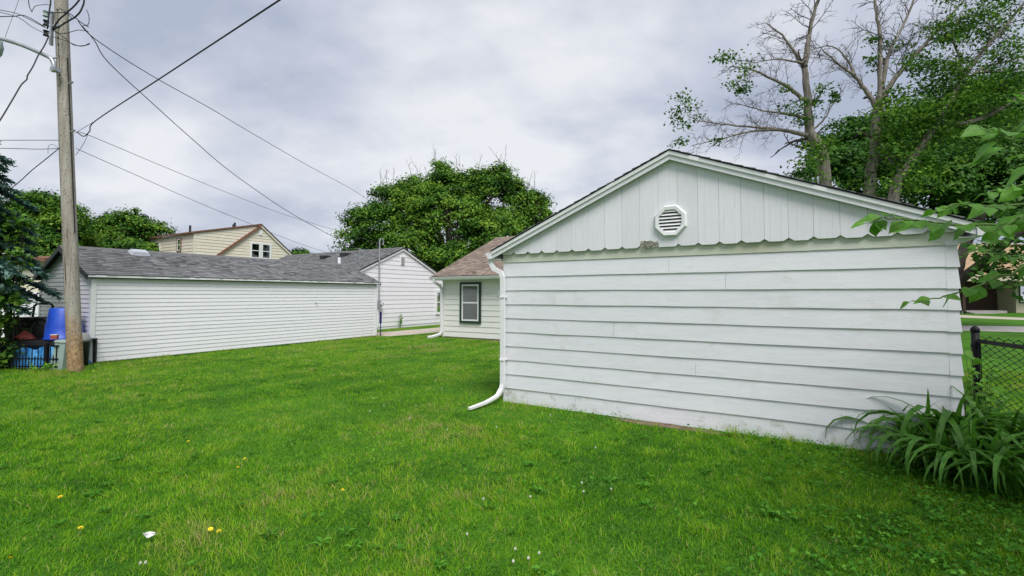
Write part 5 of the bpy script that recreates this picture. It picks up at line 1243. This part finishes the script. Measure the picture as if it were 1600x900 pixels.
lil = [(1398, 706, 'pale arching daylily at the wall, leftmost of its row', .8, 20), (1432, 714, 'second daylily from the left, close against the garage wall', .95, 20), (1452, 716, 'upright daylily standing against the garage wall, third from the left', 1.15, 22), (1430, 734, 'low daylily drooping onto the lawn in front of the leftmost pair', .8, 16), (1492, 728, 'tall daylily at the garage corner', 1.2, 24), (1475, 748, 'daylily with broad leaves hanging over the lawn edge', .95, 20), (1540, 730, 'daylily between the garage corner and the fence post', 1.15, 22), (1530, 764, 'front daylily with long leaves trailing onto the ground ivy', 1.0, 22), (1582, 752, 'daylily pressed against the chain-link fence', 1.1, 20), (1592, 782, 'daylily at the right edge in front of the fence', .95, 18), (1640, 772, 'daylily beyond the right edge along the fence', 1.0, 14)]
for px, py, lb, sc_, n in lil:
    g_ = gp(px, py); T = empty('daylily', g_, rnd.uniform(0, 6.28), lb, 'plant', 'daylilies by the fence')
    n = int(n * 1.75)
    for k in range(n):
        a = 2 * math.pi * (k / n) + rnd.uniform(-.25, .25); s = 1.42 * sc_ * rnd.uniform(.75, 1.12)
        ob = link('leaf', rnd.choice(LV), M_LILY, T, (rnd.uniform(-.04, .04), rnd.uniform(-.04, .04), .0), (rnd.uniform(-.15, .15), rnd.uniform(-.12, .12), a))
        ob.scale = (s, s * rnd.uniform(.95, 1.25), s)

# ------------------------------------------------------------------ mulberry reaching in from the right
def broad_leaf(seed, lobed=False):
    r_ = random.Random(seed); bm = MB(); n = 7
    prof = [0.02, .30, .44, .46, .38, .24, .10, .0]
    for i in range(n + 1):
        t = i / n; x = t; w = prof[i] * (1 + (r_.uniform(-.12, .12) if 0 < i < n else 0)); z = -.22 * t * t + .04 * math.sin(t * 6)
        bm.v += [(x - .06 * (i == 1), -w, z + w * .22 + r_.uniform(-.015, .015)), (x, -w * .5, z + w * .06), (x, 0, z), (x, w * .5, z + w * .06), (x - .06 * (i == 1), w, z + w * .22 + r_.uniform(-.015, .015))]
    for i in range(n):
        for j in range(4): k = i * 5 + j; bm.f.append((k, k + 1, k + 6, k + 5))
    return bm.mesh('leaf', True)
BL = [broad_leaf(i) for i in range(6)]
def mulberry():
    base = Vector((4.75, 2.55, 0)); T = empty('mulberry_tree', base, 0, 'mulberry tree reaching in from the right with large bright leaves', 'tree'); Lb = Limbs(71)
    fork = Vector((0, 0, 1.5)); Lb.limb([(0, 0, -.1), (.03, .02, .8), fork], .11, .085, 10)
    for q in ((1.1, -1.2, 3.6), (.2, -1.3, 3.7), (-.9, -1.5, 3.6)): Lb.limb([fork, Vector(q) * .6 + Vector((0, 0, .6)), q], .05, .02, 7)
    Lb.mb.build('trunk', M_BARK, T, True)
    P = lambda x, y, Z: at(x, y, Z) - base
    hub = Vector((-.1, .15, 1.62))
    shoots = [
        ([hub, P(1690, 350, 3.3), P(1600, 350, 3.25), P(1500, 352, 3.2), P(1440, 346, 3.15), P(1385, 340, 3.1), P(1358, 348, 3.1)], 17, .105),
        ([hub, P(1680, 380, 3.2), P(1600, 418, 3.1), P(1540, 440, 3.05), P(1480, 462, 3.0), P(1425, 470, 3.0)], 9, .085),
        ([hub, P(1700, 300, 3.0), P(1640, 262, 2.9), P(1590, 232, 2.85), P(1560, 205, 2.8), P(1535, 196, 2.8)], 12, .12),
        ([hub, P(1700, 320, 3.4), P(1620, 318, 3.4), P(1560, 322, 3.35), P(1500, 318, 3.3), P(1465, 328, 3.3)], 15, .10),
        ([hub, P(1690, 380, 3.6), P(1620, 395, 3.6), P(1570, 400, 3.6), P(1530, 385, 3.6)], 14, .10),
        ([hub, P(1690, 340, 2.9), P(1640, 330, 2.8), P(1600, 338, 2.75), P(1555, 360, 2.75)], 12, .11),
        ([hub, P(1700, 250, 3.2), P(1650, 210, 3.2), P(1610, 170, 3.2), P(1585, 150, 3.2)], 10, .11),
        ([hub, P(1700, 280, 3.6), P(1640, 275, 3.6), P(1590, 290, 3.6), P(1545, 300, 3.6)], 12, .10),
    ]
    for pts, n, sz in shoots:
        n = int(n * 1.35)
        L2 = Limbs(rnd.randint(0, 999)); path = L2.limb(pts, .014, .003, 6, 5); ob = L2.mb.build('branch', M_STEM, T, True)
        m = len(path)
        for k in range(n):
            t = .30 + .70 * (k + rnd.uniform(-.2, .2)) / (n - 1); t = min(max(t, .25), 1.0); i = min(int(t * (m - 1)), m - 2); q = path[i].lerp(path[i + 1], t * (m - 1) - i)
            d = (path[i + 1] - path[i]).normalized(); sd_ = d.cross(Vector((0, 0, 1))).normalized() * (1 if k % 2 else -1)
            f = (d * rnd.uniform(.2, .9) + sd_ * rnd.uniform(.3, .9) + Vector((0, -.15, rnd.uniform(-.75, .05)))).normalized()
            up = (Vector((rnd.gauss(0, .35), -.55 + rnd.gauss(0, .3), .8))); y_ = up.cross(f).normalized(); z_ = f.cross(y_).normalized()
            s = sz * rnd.uniform(.65, 1.25) * (1.0 - .35 * max(0, t - .7) / .3)
            pet = q + f * s * .28
            M_ = Matrix((f, y_, z_)).transposed().to_4x4() @ Matrix.Diagonal((s * 1.25, s, s, 1)); M_.translation = pet
            lf = link('leaf', rnd.choice(BL), M_MULB, ob); lf.matrix_local = M_
            lf2 = MB().tube([q, pet], .0018, 4)
            lf2.build('leaf_stalk', M_STEM, ob)
    # the crown over our right shoulder, out of the picture, that shades the lawn corner
    lobes = [(-.9, -1.5, 3.5, 1.2, .9, .7), (.2, -1.3, 3.5, 1.2, .9, .8), (1.1, -1.2, 3.6, 1.2, 1.1, .8)]
    c, n, t, s, _ = crown_leaves(lobes, 120, 45, .12, .40, 77)
    leaf_quads('crown', c, s, n, t, M_LEAF, T, .8)
mulberry()

# weeds squeezed between garage and fence
def weed(name, label, p, n, hgt, size, mat, seed, spread=.35, group=None):
    T = empty(name, p, 0, label, 'plant', group); r_ = random.Random(seed); st = MB()
    for k in range(n):
        a = r_.uniform(0, 6.28); t = Vector((math.cos(a) * spread * r_.random(), math.sin(a) * spread * r_.random(), hgt * r_.uniform(.5, 1.1)))
        st.tube([(0, 0, -.01), t * .5 + Vector((0, 0, .05 * hgt)), t], [.006, .004, .002], 4)
        for j in range(5):
            q = t * (.45 + .14 * j); d = Vector((r_.gauss(0, 1), r_.gauss(0, 1), r_.gauss(-.1, .4))).normalized(); u_ = Vector((r_.gauss(0, .3), -.4, 1)); y_ = u_.cross(d).normalized(); z_ = d.cross(y_)
            M_ = Matrix((d, y_, z_)).transposed().to_4x4() @ Matrix.Diagonal((size * 1.2, size * .8, size, 1)); M_.translation = q
            lf = link('leaf', r_.choice(BL), mat, T); lf.matrix_local = M_
    st.build('stem', M_STEM, T)
weed('tall_weed', 'tall bright weed between the garage corner and the fence post', uv(1.40, 6.28), 14, 1.0, .085, M_MULB, 1, .18)
weed('tall_weed', 'weed climbing the foot of the fence post', uv(1.52, 7.1), 12, .8, .08, M_MULB, 2)
weed('tall_weed', 'broad weed behind the chain-link mesh', uv(2.25, 6.6), 8, .6, .10, M_MULB, 3, .5)
weed('tall_weed', 'second broad weed behind the chain-link mesh, nearer the right edge', uv(2.3, 5.8), 8, .65, .10, M_MULB, 6, .5)
weed('wall_weed', 'single small weed against the white house wall', uv(-16.45, 16.9), 5, .8, .10, M_MULB, 4, .12)
weed('pole_weed', 'leafy weed at the foot of the cable pedestal', (-9.75, 10.12, 0), 9, .22, .06, M_MULB, 5, .32)
weed('pole_weed', 'low weed tuft at the right foot of the utility pole', (-8.86, 10.22, 0), 6, .16, .05, M_MULB, 7, .2)

# ------------------------------------------------------------------ small things in the grass
fl = MB(); r2 = random.Random(2)
for ring_, n, rr, zz_ in ((0, 14, .021, .004), (1, 12, .016, .008), (2, 8, .009, .012)):
    for k in range(n):
        a = 2 * math.pi * (k + .5 * ring_) / n; c, s = math.cos(a), math.sin(a); w = .0035
        fl.quad((-s * w, c * w, zz_), (s * w, -c * w, zz_), (c * rr + s * w, s * rr - c * w, zz_ + .003), (c * rr - s * w, s * rr + c * w, zz_ + .003))
head_me = fl.mesh('flower_head')
stem_me = MB().tube([(0, 0, -.05), (0.003, 0, -.02), (0, 0, .005)], .0022, 5).mesh('stem')
dl = {(125, 839.5): 'single dandelion flower low in the left foreground', (328.5, 841): 'dandelion flower right of the white scrap, left one of a pair', (342, 845): 'dandelion flower right of the white scrap, right one of a pair', (294, 699): 'dandelion flower far out in the lawn left of centre', (382.5, 727): 'dandelion flower in the lawn left of centre, upper one of two', (371, 741): 'dandelion flower in the lawn left of centre, lower one of two', (15, 889): 'dandelion flower in the bottom left corner', (94, 789): 'faded dandelion flower at the left above the single one', (535, 778): 'dandelion flower in the middle of the lawn, left one of a pair', (562, 775): 'dandelion flower in the middle of the lawn, right one of a pair'}
for (px, py), lb in dl.items():
    p = gp(px, py); T = empty('dandelion', p + Vector((0, 0, .055)), rnd.uniform(0, 6), lb, 'flower', 'dandelions in the lawn')
    T.rotation_euler = (rnd.uniform(.0, .5), rnd.uniform(-.2, .2), rnd.uniform(0, 6)); s = rnd.uniform(.55, .8); T.scale = (s, s, 1)
    link('flower_head', head_me, M_YELLOW, T); link('stem', stem_me, M_STEM, T)
cf = MB(); 
for k in range(40):
    th = math.acos(1 - 1.5 * (k + .5) / 40); ph = k * 2.399; d = Vector((math.sin(th) * math.cos(ph), math.sin(th) * math.sin(ph), math.cos(th)))
    cf.tube([d * .003, d * .0105], [.0018, .0012], 4)
clo_me = cf.mesh('flower_head')
for px, py in ((755.5, 791), (828.6, 787.5), (730, 848), (805, 872), (842.5, 878.6), (802, 892), (825.6, 887), (909, 765), (912, 779), (955, 775), (930.6, 708), (776, 675), (699, 679), (640, 660), (584, 628), (578, 649), (219, 895), (227, 894), (860, 655), (600, 640), (650, 640), (690, 612)):
    T = empty('clover_flower', gp(px, py) + Vector((0, 0, .055)), rnd.uniform(0, 6), 'tiny white clover blossom standing in the mown grass', 'flower', 'white clover blossoms in the lawn')
    T.scale = (.75, .75, 1)
    link('flower_head', clo_me, M_CLOVERW, T); link('stem', stem_me, M_STEM, T)
sl_ = MB(); r2 = random.Random(9); n = 8
for i in range(n + 1):
    a = 2 * math.pi * i / n; sl_.v.append((.036 * math.cos(a) * r2.uniform(.5, 1.3), .024 * math.sin(a) * r2.uniform(.5, 1.3), .02 * r2.uniform(-1, 1.2)))
sl_.v.append((0, 0, .004)); sl_.f = [(i, (i + 1) % n, n + 1) for i in range(n)]
tag(sl_.build('dry_leaf', M_SCRAP, None, loc=gp(233, 849) + Vector((0, 0, .06)), rot=(.7, .2, .5)), 'curled whitish dead leaf lying in the left foreground grass', 'leaf')
